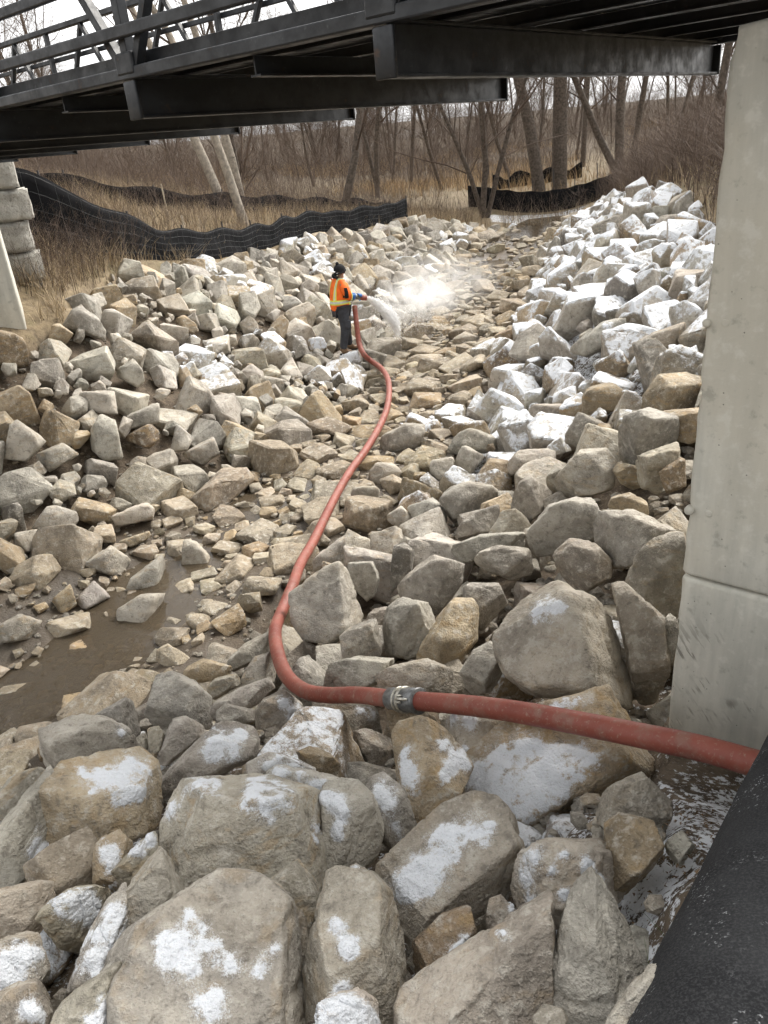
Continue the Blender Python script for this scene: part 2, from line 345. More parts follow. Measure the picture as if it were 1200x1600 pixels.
def hit(px, py, off=0.0):
    d = ray(px, py); t = np.geomspace(1.2, 260, 900); P = EYE + t[:, None]*d
    below = P[:, 2] < S(P[:, 0], P[:, 1])+off
    k = int(np.argmax(below)) if below.any() else len(t)-1
    lo, hi = t[max(k-1, 0)], t[k]
    for _ in range(14):
        m = (lo+hi)/2; p = EYE+m*d
        if p[2] < S(p[0], p[1])+off: hi = m
        else: lo = m
    return EYE+hi*d
STREAM = np.array([(-13,-2,2.0),(-9,.5,2.0),(-6,3.2,1.9),(-3.2,6.0,1.6),(-2.0,8.2,1.4),(-.9,9.4,1.3),(.2,11.2,1.15),(.8,13.3,1.1),(1.6,15.7,1.25),(3,20,1.35),(4.6,26.5,1.4),(6.9,32,1.4),(9.6,38,1.5)])
def chan(x, y):
    """distance from the stream line over its half width: <1 in the bed; and which side (+ = wall side)"""
    x = np.ravel(x); y = np.ravel(y); best = np.full(len(x), 1e9); side = np.zeros(len(x))
    for a, b in zip(STREAM[:-1], STREAM[1:]):
        d = b[:2]-a[:2]; t = np.clip(((x-a[0])*d[0]+(y-a[1])*d[1])/(d@d), 0, 1)
        qx = x-(a[0]+t*d[0]); qy = y-(a[1]+t*d[1]); r = np.hypot(qx, qy)/(a[2]+t*(b[2]-a[2]))
        m = r < best; best[m] = r[m]; side[m] = np.sign(qx*d[1]-qy*d[0])[m]
    return best, side
def inpoly(x, y, P):
    x = np.ravel(x); y = np.ravel(y); c = np.zeros(len(x), bool); n = len(P)
    for i in range(n):
        x0, y0 = P[i]; x1, y1 = P[(i+1) % n]
        if y0 == y1: continue
        m = ((y0 > y) != (y1 > y)) & (x < (x1-x0)*(y-y0)/(y1-y0)+x0); c ^= m
    return c
RIPRAP = [(-12,-1),(-9.5,4.6),(-7.0,7.6),(-5.9,9.8),(-5.1,11.4),(-4.6,12.5),(-4.75,13.6),(-4.6,15.2),(-3.95,17.1),(-3.3,19.0),(-2.7,21.0),(-1.3,24.9),(.4,28),(2.2,30.9),(5,34.5),(7.2,37.6),
          (11.3,37.6),(10.8,33),(9.2,28),(8.0,24),(7.4,19.5),(6.4,15),(5.7,12),(5.2,9.5),(4.2,6.6),(3.1,4.9),(2.3,4.0),(1.15,3.0),(1.05,2.3),(.78,1.75),(.62,1.25),(.45,.5),(-.4,.2),(-3,.6),(-6,-1)]
def ground_z(x, y):
    x = np.ravel(x); y = np.ravel(y); s = S(x, y); c, _ = chan(x, y); inn = inpoly(x, y, RIPRAP)
    off = np.where(inn, np.where(y < 7, .42-.30*ss(.35, .75, x)*(1-ss(2.2, 3.2, y)), .22)*ss(.75, 1.25, c) + .02, 0.0)
    soft = fbm2(x, y, .6, 4)
    return s - off + soft*np.where(inn, .05, .10)
def axis(lo, hi, dlo, dhi, step, grow):
    m = list(np.arange(dlo, dhi+1e-6, step)); a = m[0]; st = step
    while a > lo: st *= grow; a -= st; m.insert(0, a)
    b = m[-1]; st = step
    while b < hi: st *= grow; b += st; m.append(b)
    return np.array(m)
gx = axis(-300, 300, -9, 13, .16, 1.13); gy = axis(-160, 330, -.5, 42, .2, 1.13)
GX, GY = np.meshgrid(gx, gy); gz = ground_z(GX, GY)
c_, _sd_ = chan(GX, GY); inn_ = inpoly(GX, GY, RIPRAP); fx, fy = GX.ravel(), GY.ravel()
grassz = np.where(inn_, 0, 1.0)*ss(3, 8, fy+np.abs(fx)*.5)*(1-.85*ss(60, 85, fy))
wetz = np.where(inn_, 1-ss(.75, 1.15, c_), 0)
snz = np.zeros(len(fx)); snz += .55*np.exp(-(((fx-1.45)/.4)**2+((fy-2.2)/.5)**2)); snz += .50*np.exp(-(((fx-.95)/.5)**2+((fy-1.75)/.6)**2)); snz += np.where((fy > 60), .25, 0)*ss(-.1, .35, fbm2(fx, fy, .05, 3))
snz += np.where(inn_ & (_sd_ > 0) & (c_ > 1.15) & (fy > 9), .55, 0); snz += np.where(inn_ & (fy < 4.2) & (fx > -2.2) & (c_ > 1.2), .30, 0); snz += np.where((fy > 38.6) & (fy < 40.2) & (fx > 6.5) & (fx < 14), .55, 0)
gz = np.where((np.abs(fx) < 200), gz, gz)
nx, ny = len(gx), len(gy); q = np.arange(nx*ny).reshape(ny, nx)
GF = np.stack([q[:-1, :-1], q[:-1, 1:], q[1:, 1:], q[1:, :-1]], -1).reshape(-1, 4)
g = obj('ground', np.stack([fx, fy, gz], 1), GF, M['ground'], attrs={'zone': np.stack([grassz, wetz, np.clip(snz, 0, 1), np.ones(len(fx))], 1)})
tag(g, kind='structure')
# water: two sheets where the bed lies below the water line
def water(x0, x1, y0, y1, zf, keep, n=70):
    X, Y = np.meshgrid(np.linspace(x0, x1, n), np.linspace(y0, y1, n)); k = keep(X.ravel(), Y.ravel()).reshape(n, n); qi = np.arange(n*n).reshape(n, n)
    Z = zf(X.ravel(), Y.ravel()) + .006*fbm2(X, Y, 3.0, 2)
    F = [(qi[i, j], qi[i, j+1], qi[i+1, j+1], qi[i+1, j]) for i in range(n-1) for j in range(n-1) if k[i, j]]
    us = sorted({i for f in F for i in f}); mp = {v: i for i, v in enumerate(us)}
    V = np.stack([X.ravel(), Y.ravel(), Z], 1)[us]
    return obj('stream_water', V, [tuple(mp[i] for i in f) for f in F], M['water'])
w1 = water(-13, -.6, -1, 10, lambda x, y: -.02+.11*ss(7.8, 9.6, y)*ss(-3.4, -1.5, x), lambda x, y: (chan(x, y)[0] < 1.25))
tag(w1, kind='structure')
w2 = water(1.5, 12, 18, 38.5, lambda x, y: .10+.012*(y-20), lambda x, y: (chan(x, y)[0] < 1.1))
tag(w2, kind='structure')

# ------------------------------------------------------------------ stones
ICO = {}
for lv in (1, 2, 3, 4, 5, 6):
    bm = bmesh.new(); bmesh.ops.create_icosphere(bm, subdivisions=lv, radius=1.0); bm.verts.index_update()
    ICO[lv-1] = (np.array([v.co[:] for v in bm.verts]), np.array([[v.index for v in f.verts] for f in bm.faces])); bm.free()
def carve(D, Nn, h, p):
    """distance along directions D to the rounded intersection of half spaces n.x < h"""
    t = np.clip(D@Nn.T, 0, None)/h[None]; m = t.max(1)
    return 1.0/(m*((t/m[:, None])**p).sum(1)**(1.0/p))
def vnormals(V, F):
    fn = np.cross(V[F[:, 1]]-V[F[:, 0]], V[F[:, 2]]-V[F[:, 0]]); N = np.zeros_like(V)
    for k in range(3): np.add.at(N, F[:, k], fn)
    return N/(np.linalg.norm(N, axis=1)[:, None]+1e-12)
def rough(V, size, seed, amt=1.0, fine=True):
    """break the faces up: swells, chipped steps and strata"""
    o = np.array([seed*7.13, seed*3.77, seed*5.31]); P = V/size
    d = .016*fbm(P*2.1+o, 3)
    r = 1-np.abs(noise3(P*2.6+o+9)); d -= .020*ss(.86, 1.0, r)
    ax = np.array([math.sin(seed), math.cos(seed*1.7), math.sin(seed*2.3)+.3]); ax /= np.linalg.norm(ax)
    s = (P@ax)*5.5 + 1.1*noise3(P*1.7+o+31); st = np.floor(s); d += .010*(st+ss(.70, 1.0, s-st)-s)*ss(-.1, .4, noise3(P*1.3+o+70))
    if fine: d += .010*fbm(P*11+o+5, 3) - .010*ss(.88, 1.0, 1-np.abs(noise3(P*7+o+50)))
    return d*size*amt
def random_planes(r, n=11):
    N = r.normal(size=(n, 3)); N /= np.linalg.norm(N, axis=1)[:, None]
    B = np.vstack([np.eye(3), -np.eye(3)]) + r.normal(size=(6, 3))*.22; B /= np.linalg.norm(B, axis=1)[:, None]
    return np.vstack([B, N]), np.r_[r.uniform(.62, .85, 6), r.uniform(.72, 1.02, n)]
LIB = {}
def lib(kind, var, lv):
    """a broken block: hull of a jittered box, edges worn, faces roughened; three finenesses"""
    k = (kind, var, lv)
    if k not in LIB:
        r = np.random.default_rng(100+var*13+(0 if kind == 'block' else 5000)); bm = bmesh.new()
        cor = np.array([(x, y, z) for x in (-1, 1) for y in (-1, 1) for z in (-1, 1)], float)*np.array([.80, .72, .62]) + r.normal(size=(8, 3))*.27
        ex = r.normal(size=(7, 3)); ex /= np.linalg.norm(ex, axis=1)[:, None]; P = np.vstack([cor, ex*r.uniform(.72, 1.0, (7, 1))])
        P = P/np.linalg.norm(P, axis=1)[:, None]*np.minimum(np.linalg.norm(P, axis=1), 1.12)[:, None]
        for q_ in P: bm.verts.new(q_)
        res = bmesh.ops.convex_hull(bm, input=bm.verts); bmesh.ops.delete(bm, geom=[v for v in res['geom_interior'] if isinstance(v, bmesh.types.BMVert)] if res['geom_interior'] else [], context='VERTS')
        bmesh.ops.dissolve_limit(bm, angle_limit=.22, verts=bm.verts, edges=bm.edges)
        bmesh.ops.bevel(bm, geom=list(bm.edges), offset=.06 if kind == 'block' else .14, segments=1 if lv < 3 else 2, affect='EDGES', profile=.5, clamp_overlap=True); bmesh.ops.triangulate(bm, faces=bm.faces)
        L = {1: 9, 2: .42, 3: .15}[lv]
        for _ in range(5):
            le = [e for e in bm.edges if e.calc_length() > L]
            if not le: break
            bmesh.ops.subdivide_edges(bm, edges=le, cuts=1); bmesh.ops.triangulate(bm, faces=[f for f in bm.faces if len(f.verts) > 3])
        bm.verts.index_update(); V = np.array([v.co[:] for v in bm.verts]); F = np.array([[v.index for v in f.verts] for f in bm.faces]); bm.free()
        n = vnormals(V, F); V = V + n*rough(V, 1.6, 20+var, {1: .5, 2: 1.1, 3: 1.0}[lv], lv >= 3)[:, None]
        LIB[k] = (V, F)
    return LIB[k]
TINT = dict(g=(.315, .294, .256), b=(.36, .33, .282), o=(.345, .28, .195), p=(.39, .348, .298), d=(.225, .209, .182), l=(.42, .39, .335), gb=(.30, .268, .222), y=(.345, .32, .262), br=(.235, .18, .12))
OCH = dict(g=.08, b=.35, o=.9, p=.3, d=.05, l=.2, gb=.3, y=.55, br=.8)
def rotm(r):
    q_ = r.normal(size=4); q_ /= np.linalg.norm(q_); w, x, y, z = q_
    return np.array([[1-2*(y*y+z*z), 2*(x*y-z*w), 2*(x*z+y*w)], [2*(x*y+z*w), 1-2*(x*x+z*z), 2*(y*z-x*w)], [2*(x*z-y*w), 2*(y*z+x*w), 1-2*(x*x+y*y)]])

# each traced boulder: outline as (x, y) seen from the eye, tint, how it looks and where, patches of snow; its distance comes from the bank it lies on
H = []
def R(pts, col, label, snow='', back=0.0, cat='boulder'):
    p = [float(v) for v in pts.split()]; s = [float(v) for v in snow.split()]
    H.append((np.array(p).reshape(-1, 2), col, label, np.array(s).reshape(-1, 3), back, cat))
R('190 1483 208 1458 267 1425 317 1404 346 1386 371 1390 412 1408 442 1433 462 1467 475 1517 477 1600 460 1680 292 1690 217 1640 200 1558', 'b', 'broad beige boulder with several snow streaks at the bottom edge of the picture', '265 1483 24 285 1505 26 305 1455 22 330 1480 16 365 1505 18 412 1505 12 405 1520 12 420 1490 10 320 1572 26 335 1550 12 300 1440 12')
R('243 1317 250 1275 270 1230 300 1219 362 1215 400 1220 462 1240 500 1258 512 1300 516 1370 505 1395 458 1396 410 1402 358 1384 300 1400 266 1366', 'y', 'largest dome-shaped tan boulder with snow dabs along its top', '275 1255 13 270 1265 11 310 1230 14 335 1228 10 405 1230 20 440 1240 20 415 1268 16 385 1255 9 492 1290 8 494 1310 8')
R('58 1275 75 1228 101 1194 150 1190 206 1181 236 1209 248 1258 246 1280 221 1304 167 1312 85 1318 62 1290', 'o', 'honey-brown boulder with a ragged snow sheet on its upper side', '205 1215 30 195 1235 18 150 1218 16 126 1199 12 170 1222 16 225 1225 14 186 1250 10')
R('75 1134 124 1120 161 1126 199 1149 231 1168 227 1192 161 1192 112 1196 86 1209 77 1160', 'g', 'grey wedge boulder directly behind the honey-brown snowy boulder', '190 1142 10')
R('142 1119 195 1094 206 1100 218 1145 203 1155 168 1132', 'g', 'upright grey slab standing behind the grey wedge boulder by the pool', '')
R('227 1122 247 1055 270 1053 300 1066 326 1092 326 1140 259 1136 232 1134', 'g', 'bare grey boulder with a steep peak at the pool edge', '')
R('240 1190 255 1160 270 1126 289 1122 319 1141 322 1149 285 1175 262 1192', 'g', 'small ridged grey stone in front of the peaked grey boulder', '')
R('231 1140 256 1136 254 1180 236 1196', 'y', 'small yellowish block wedged beside the ridged grey stone', '', 0, 'stone')
R('244 1220 285 1182 330 1141 360 1126 390 1138 401 1164 397 1186 352 1209 285 1228 259 1239', 'g', 'long grey slab with a frosty patch, lying above the dome-shaped boulder', '345 1162 22 365 1180 18 330 1175 14 375 1150 12')
R('48 1346 83 1325 133 1306 154 1325 146 1375 125 1396 75 1396 50 1367', 'gb', 'dull brown-grey block in front of the honey-brown boulder', '')
R('-10 1310 30 1260 70 1215 90 1250 85 1300 60 1345 -10 1390', 'g', 'grey slab leaning against the honey-brown boulder at the picture edge', '58 1318 16 45 1330 12')
R('-5 1245 20 1215 60 1207 78 1215 40 1255 5 1295', 'y', 'pale yellowish stone at the water edge behind the leaning grey slab', '')
R('-15 1394 50 1392 72 1397 75 1415 62 1450 45 1465 15 1468 -15 1460', 'p', 'tan stone with a rust-coloured end at the picture edge', '')
R('68 1425 75 1412 110 1396 140 1396 160 1405 165 1440 125 1475 100 1465', 'y', 'stone with a full snow cap beside the rust-ended stone', '115 1415 26 95 1415 16 140 1420 18 120 1435 16')
R('190 1407 165 1425 140 1470 118 1520 104 1560 140 1555 185 1535 196 1500 188 1450', 'b', 'tall leaning slab almost wholly covered by smooth snow', '165 1455 26 150 1500 28 165 1515 22 180 1470 22 180 1430 16 185 1510 16')
R('167 1442 200 1392 246 1346 267 1362 302 1412 270 1440 240 1470 200 1490 185 1500', 'gb', 'pinkish brown broken boulder between the snowy slab and the broad beige boulder', '')
R('62 1605 125 1558 180 1533 198 1548 205 1620 190 1660 70 1660', 'y', 'olive stone with grainy snow at the bottom edge, beside the broad beige boulder', '175 1570 22 160 1595 18 140 1590 14')
R('-20 1480 40 1472 70 1485 66 1520 40 1560 -20 1565', 'b', 'low stone under thick snow below the rust-ended stone', '10 1505 26 40 1500 22 25 1530 22 55 1490 12')
R('-20 1565 30 1552 66 1556 70 1600 60 1640 -20 1640', 'gb', 'grey-brown stone with a snow fringe in the bottom corner', '42 1575 16 55 1590 12')
R('150 1320 185 1308 205 1330 185 1370 190 1405 150 1395 146 1350', 'o', 'ochre stone dusted with snow behind the dull brown-grey block', '168 1330 16 178 1350 12 172 1385 12')
R('179 1354 246 1300 252 1335 225 1375 190 1405', 'y', 'olive wedge tucked under the edge of the dome-shaped boulder', '215 1325 10 235 1308 8')
R('409 1398 440 1375 467 1360 490 1385 508 1430 512 1450 498 1490 480 1520 465 1470 440 1432', 'y', 'pointed olive boulder right behind the broad beige boulder', '497 1440 11 493 1460 10 500 1420 7')
R('480 1543 490 1477 513 1387 527 1380 583 1390 607 1413 623 1447 632 1550 617 1573 593 1590 577 1585 483 1575', 'gb', 'tall pinkish grey boulder standing at the bottom centre with thin frost', '535 1450 13 527 1435 9 552 1482 15 540 1490 10 540 1545 13 530 1560 12')
R('475 1620 500 1585 525 1568 555 1562 583 1580 605 1625 560 1670 490 1670', 'b', 'low stone buried in smooth snow at the bottom edge', '530 1590 30 555 1590 26 510 1605 26 575 1605 24 540 1620 30')
R('637 1570 647 1543 690 1530 733 1493 783 1460 845 1418 857 1440 852 1530 845 1600 820 1660 650 1660', 'gb', 'large bare wedge boulder with a sloping straight ridge at the bottom', '790 1462 8')
R('595 1353 623 1340 650 1307 690 1270 737 1252 770 1257 797 1287 810 1333 800 1367 750 1413 683 1440 650 1460 627 1440 618 1413 600 1380', 'p', 'elongated warm tan boulder with broad snow sheet, lying aslant below the hose', '640 1378 22 665 1360 26 690 1335 26 650 1400 18 615 1400 14 720 1310 22 745 1285 20 765 1290 12 700 1360 14 675 1310 14 760 1310 10')
R('500 1235 530 1226 560 1230 585 1255 598 1300 590 1330 560 1355 530 1375 512 1385 505 1310', 'g', 'rounded grey boulder with a snow bib touching the dome-shaped boulder', '522 1250 18 530 1275 16 524 1295 10 510 1240 10')
R('613 1150 625 1135 660 1125 690 1140 720 1170 738 1195 715 1230 700 1275 670 1295 645 1285 625 1240', 'o', 'ochre cleft boulder streaked with snow just below the hose coupling', '636 1180 14 640 1205 16 640 1225 12 690 1165 11 712 1190 15 700 1205 10 690 1218 8 725 1205 10')
R('712 1225 750 1170 820 1120 865 1105 945 1074 975 1095 1009 1140 1016 1181 975 1230 900 1275 862 1300 815 1312 790 1295 760 1262 722 1250', 'o', 'big tan slab under the hose carrying the widest snow sheet', '745 1215 26 790 1190 32 830 1170 28 850 1205 34 800 1230 34 835 1245 30 880 1185 24 905 1180 20 870 1230 22 900 1205 14 790 1265 18 825 1275 16 890 1100 10 915 1090 10 868 1108 9')
R('774 990 782 968 825 922 859 906 900 922 960 952 982 979 1005 1050 1015 1085 990 1100 960 1090 930 1074 900 1086 832 1086 795 1060 782 1035', 'p', 'biggest pinkish tan boulder beside the concrete wall with a small snow dab', '848 955 14 866 952 14 835 958 8')
R('981 907 990 869 1012 842 1062 831 1075 880 1065 955 1035 966 1005 962 990 925', 'gb', 'brown-grey upright boulder against the concrete wall edge', '')
R('934 922 975 911 990 964 1042 971 1045 1012 1040 1100 1000 1110 985 1010', 'gb', 'shaded brown boulder sunk between the biggest boulder and the wall', '', .15)
R('1022 990 1050 955 1062 985 1058 1030 1030 1035', 'g', 'small pale stone touching the lower wall edge', '', 0, 'stone')
R('862 868 892 842 926 846 954 876 952 902 915 925 885 917 865 890', 'gb', 'rounded olive-grey boulder above the biggest pinkish boulder', '')
R('808 850 859 790 900 777 937 782 965 797 935 825 922 846 890 845 862 868 818 872', 'g', 'broad flat grey boulder with smooth top in the heap by the wall', '')
R('915 825 937 799 990 799 1035 820 1065 835 1020 852 990 872 988 887 960 885 940 865', 'g', 'long grey slab behind the upright boulder at the wall', '')
R('787 800 810 752 825 741 866 771 862 790 820 820 795 812', 'g', 'triangular grey boulder with a dark left flank among the grey heap', '')
R('990 715 1035 700 1065 689 1068 711 1042 745 1030 771 994 755', 'gb', 'brownish slab stone wedged at the wall above the brown stones', '')
R('1031 737 1068 712 1070 760 1042 770', 'br', 'dark brown stone against the middle of the wall edge', '', 0, 'stone')
R('941 782 982 769 1012 786 1026 805 990 812 960 799', 'o', 'jagged ochre stone between grey boulders near the wall', '')
R('879 734 907 704 945 702 966 730 966 760 915 778 874 778 859 760', 'b', 'beige-grey blocky boulder in the heap behind the jagged ochre stone', '')
R('791 726 810 704 855 700 880 715 876 743 832 741 799 743', 'b', 'flat-topped beige boulder with a lengthwise groove', '')
R('877 689 904 644 945 662 940 680 915 702', 'd', 'dark grey cube-like boulder on the wall-side bank', '')
R('964 681 975 651 1012 640 1056 655 1052 692 1000 718 990 736 964 710', 'g', 'smooth grey boulder lying near the wall below the snow line', '')
R('819 640 836 632 900 632 898 659 862 668 821 661', 'gb', 'brick-shaped brown-grey stone beside the dark cube-like boulder', '')
R('900 642 919 606 949 595 988 621 984 638 930 648', 'o', 'slanting rust-brown stone at the edge of the snowy bank', '')
R('745 742 765 715 795 720 792 750 770 767 748 757', 'br', 'dark ochre stone left of the flat-topped grooved boulder', '', 0, 'stone')
R('480 885 500 863 540 833 541 870 532 880 493 895', 'b', 'thin pointed slab standing behind the pale pyramid by the hose', '')
R('450 927 477 907 523 873 540 887 562 927 578 963 553 978 520 1007 475 998 455 970', 'l', 'pale pyramid-shaped boulder leaning on the red hose', '')
R('537 880 583 877 594 903 592 927 573 940 550 917', 'g', 'grey stone between the pale pyramid and the dark notched boulder', '')
R('603 915 613 850 630 847 659 870 642 897 613 925', 'd', 'dark notched boulder with a tall left edge in the middle of the heap', '')
R('613 925 643 890 677 867 732 883 722 913 692 940 685 960 633 940', 'g', 'large pale grey ridged boulder in the middle of the heap', '')
R('597 985 605 950 625 933 680 945 688 965 669 1017 640 1030 600 1022', 'g', 'grey cube boulder next to the ochre sloping boulder', '')
R('643 1032 683 965 710 935 738 935 752 950 745 1000 712 1046', 'o', 'ochre sloping boulder in the heap above the hose coupling', '')
R('715 927 733 911 793 911 799 937 752 988 745 945', 'g', 'grey boulder behind the ochre sloping boulder', '')
R('695 858 750 835 832 828 828 852 737 879 713 879', 'g', 'long low grey stone beneath the broad flat boulder', '')
R('735 882 752 860 780 852 827 856 838 873 834 895 799 907 765 892', 'g', 'squat grey boulder beside the long low grey stone', '')
R('708 832 737 800 780 787 785 827 750 839 713 845', 'd', 'cracked dark grey boulder below the gravel hollow', '')
R('635 792 677 777 702 800 699 822 640 809', 'g', 'neat grey block next to the gravel hollow', '')
R('683 778 720 750 767 757 792 777 775 792 710 819 700 805', 'g', 'wide grey boulder with a sharp front edge behind the gravel hollow', '')
R('598 808 627 790 647 810 630 832', 'b', 'diamond-shaped beige stone on the gravel hollow', '', 0, 'stone')
R('541 788 553 760 587 760 604 777 592 799 560 800', 'b', 'beige boulder on the gravel beside the hose', '')
R('586 709 593 683 633 660 663 663 675 683 662 702 613 725', 'g', 'big rounded grey boulder touching the hose in mid-stream', '')
R('685 695 733 667 767 680 785 693 762 709 700 712', 'g', 'wide low grey boulder beyond the rounded mid-stream boulder', '')
R('570 745 587 723 613 723 632 737 615 765 580 759', 'b', 'beige stone just below the rounded mid-stream boulder', '', 0, 'stone')
R('675 719 710 713 712 743 693 755 665 739', 'g', 'grey stone between the mid-stream boulders and the heap', '', 0, 'stone')
R('706 722 720 691 743 707 759 713 725 752', 'g', 'upright grey stone with a rounded top behind the heap', '', 0, 'stone')
R('513 1012 547 980 602 961 602 987 595 1025 547 1032 523 1039', 'gb', 'grey boulder with a brown scar in front of the pale pyramid', '')
R('476 1069 510 1037 560 1025 632 1030 644 1042 587 1062 573 1077 500 1082', 'g', 'long grey boulder inside the bend of the hose', '')
R('568 1065 617 1040 667 1030 709 1047 715 1075 690 1086 640 1086 600 1080', 'b', 'tan-edged boulder just behind the hose coupling', '')
R('715 1055 740 1017 767 1003 790 1047 769 1079 733 1087', 'g', 'grey stone between the hose and the biggest pinkish boulder', '')
R('480 1137 487 1107 523 1093 587 1107 615 1137 615 1160 593 1189 527 1182 493 1162', 'gb', 'potato-shaped grey-brown boulder directly under the hose', '580 1122 10 600 1165 9 565 1112 7')
R('388 1132 410 1095 443 1080 482 1113 489 1165 467 1174 403 1184', 'b', 'grey and ochre boulder below the hose bend with snow on its flank', '462 1120 12 472 1142 12 468 1160 9 440 1100 10')
R('455 1179 487 1167 513 1177 535 1200 513 1219 473 1205', 'o', 'small ochre stone under the potato-shaped boulder', '', 0, 'stone')
R('388 1192 420 1178 450 1183 490 1203 515 1240 440 1245 388 1230', 'g', 'grey stone with snow spilling over it above the dome-shaped boulder', '440 1205 18 470 1215 18 495 1228 14 420 1195 10')
R('588 1105 640 1100 702 1113 690 1150 640 1145 612 1148', 'br', 'shaded brown stone beneath the hose coupling', '', 0, 'stone')
R('688 1132 720 1113 795 1120 795 1165 762 1202 722 1185', 'p', 'tan stone with snow crumbs under the thick hose', '712 1122 13 735 1128 13 745 1140 10 725 1170 9')
R('369 1067 397 1028 427 1018 436 1060 420 1070 375 1076', 'y', 'yellow-tan stone on the outer side of the hose bend', '')
R('272 1052 318 1030 369 1045 358 1062 300 1067', 'o', 'flat orange-tan stone at the edge of the muddy pool', '')
R('328 1099 375 1075 420 1061 428 1078 399 1102 340 1132', 'g', 'grey folded stone beside the yellow-tan stone', '')
R('326 1122 352 1100 396 1112 394 1129 330 1146', 'g', 'small crumpled grey stone under the grey folded stone', '', 0, 'stone')
R('350 1034 382 1006 430 983 432 1020 397 1030 367 1048', 'g', 'grey stone left of the hose where it bends', '')
R('315 1079 337 1060 371 1053 377 1070 337 1092', 'y', 'low yellowish stone behind the peaked grey boulder', '', 0, 'stone')
R('862 1552 878 1482 899 1412 927 1381 948 1416 987 1472 992 1493 974 1556 930 1586 871 1572', 'g', 'spearhead-shaped grey boulder beside the charcoal fabric tube', '')
R('810 1352 850 1325 930 1318 964 1340 970 1390 935 1390 900 1412 865 1442 825 1432 806 1392', 'p', 'low flat tan rock peppered with snow and brown dirt', '830 1340 18 822 1370 14 835 1415 18 915 1355 13 945 1370 10 880 1390 10 880 1345 9 860 1360 7')
R('950 1299 969 1283 1049 1291 1044 1311 1000 1320 988 1350 978 1392 962 1383 953 1360', 'br', 'curved orange-brown stone on the soil next to the fabric tube', '')
R('920 1276 960 1235 1000 1213 1042 1250 1047 1297 970 1304', 'gb', 'brown boulder in shadow under the snowy slab end', '')
R('1040 1313 1065 1302 1082 1320 1065 1354 1045 1337', 'l', 'small glassy grey stone on the snowy soil', '', 0, 'stone')
R('950 1610 990 1550 1020 1520 1045 1540 1030 1600 1000 1650', 'b', 'beige stone half hidden by the fabric tube', '')
R('836 1592 850 1576 875 1578 888 1600 840 1612', 'gb', 'small round stone at the foot of the spearhead boulder', '', 0, 'stone')
R('650 1475 690 1440 750 1418 760 1470 720 1502 690 1532 645 1545', 'br', 'dark brown stone in the gap with a snow clump', '720 1485 16 735 1478 12 705 1500 10', .1)
R('753 1413 783 1405 815 1437 805 1450 763 1475', 'gb', 'small grey stone behind the wedge boulder ridge', '800 1420 8', 0, 'stone')
R('560 1227 600 1213 632 1238 652 1300 625 1337 592 1305 580 1262', 'g', 'grey stone veiled with snow between the two snowy boulders', '595 1238 18 612 1262 16 618 1290 13 625 1315 9')
R('538 1362 555 1352 587 1370 605 1397 565 1400 540 1388', 'b', 'small stone under a smooth snow pillow', '555 1368 16 575 1382 16 590 1393 10', .05, 'stone')
R('400 1218 440 1195 512 1212 565 1232 545 1262 500 1262 440 1240', 'g', 'grey ledge with a snow ridge behind the dome-shaped boulder', '470 1215 16 500 1225 16 530 1235 12 440 1208 12', .05)
# stream and far-bank stones
R('277 882 283 842 308 847 340 884 329 892 287 892', 'b', 'pyramid-shaped tan stone standing in the stream', '', 0, 'stone')
R('192 936 208 901 250 867 264 892 248 919', 'b', 'long tan stone tilted out of the stream', '', 0, 'stone')
R('177 999 187 951 221 930 260 930 252 965 233 999', 'b', 'large flat tan stone at the head of the muddy pool', '')
R('131 882 175 851 202 876 185 907', 'b', 'rounded tan stone beside the dark riffle', '', 0, 'stone')
R('75 944 112 911 123 942 100 961', 'o', 'ochre stone at the shallow edge of the pool', '', 0, 'stone')
R('117 940 146 909 171 934 129 957', 'g', 'grey flat stone beside the ochre pool stone', '', 0, 'stone')
R('165 811 225 784 254 809 179 824', 'b', 'broad flat stone above the dark riffle', '', 0, 'stone')
R('179 848 233 829 237 838 208 856', 'o', 'thin reddish slab at the edge of the riffle', '', 0, 'stone')
R('-10 982 29 961 62 976 42 999 -10 1005', 'y', 'smooth yellowish cobble in the muddy water at the picture edge', '', 0, 'stone')
R('56 824 79 788 127 803 108 828', 'b', 'wide tan stone at the foot of the pier-side bank', '', 0, 'stone')
R('121 640 129 611 181 611 183 647', 'l', 'pale square block in the pier-side bank', '', 0, 'stone')
R('185 657 250 626 256 657 196 674', 'g', 'grey squared stone next to the pale square block', '', 0, 'stone')
R('10 715 19 653 67 688 42 719', 'l', 'pale triangular stone in the pier-side bank', '', 0, 'stone')
R('135 690 158 649 190 663 190 715 162 719', 'l', 'tall pale stone under the pale square block', '', 0, 'stone')
R('50 715 96 693 119 709 79 736', 'y', 'stone with a yellow-green top in the pier-side bank', '', 0, 'stone')
R('194 686 233 661 256 680 233 701', 'br', 'dark ochre stone under the grey squared stone', '', 0, 'stone')
R('265 707 275 661 302 684 292 703', 'l', 'white-faced upright stone beside the dark ochre stone', '', 0, 'stone')
R('281 711 333 682 356 697 317 728', 'b', 'long tan stone below the bare soil patch', '', 0, 'stone')
R('102 515 121 478 164 503 160 528', 'g', 'largest grey block near the top of the pier-side bank', '', 0, 'stone')
R('-8 569 -8 520 37 524 48 569', 'br', 'brown square block at the foot of the concrete pier', '', 0, 'stone')
R('176 585 208 562 232 588 215 605', 'l', 'pale grey block in the middle of the pier-side bank', '', 0, 'stone')
R('272 504 286 492 316 512 300 522', 'o', 'bright orange-yellow stone in the bank below the fence', '', 0, 'stone')
R('516 574 528 556 562 545 572 552 560 572 530 582', 'b', 'flat snow-topped stone under the worker\'s boots', '535 562 14 553 553 12 565 550 8', 0, 'stone')
R('474 548 480 530 505 525 517 540 500 552', 'o', 'snow-topped tan stone beside the worker', '492 532 14 505 535 8', 0, 'stone')
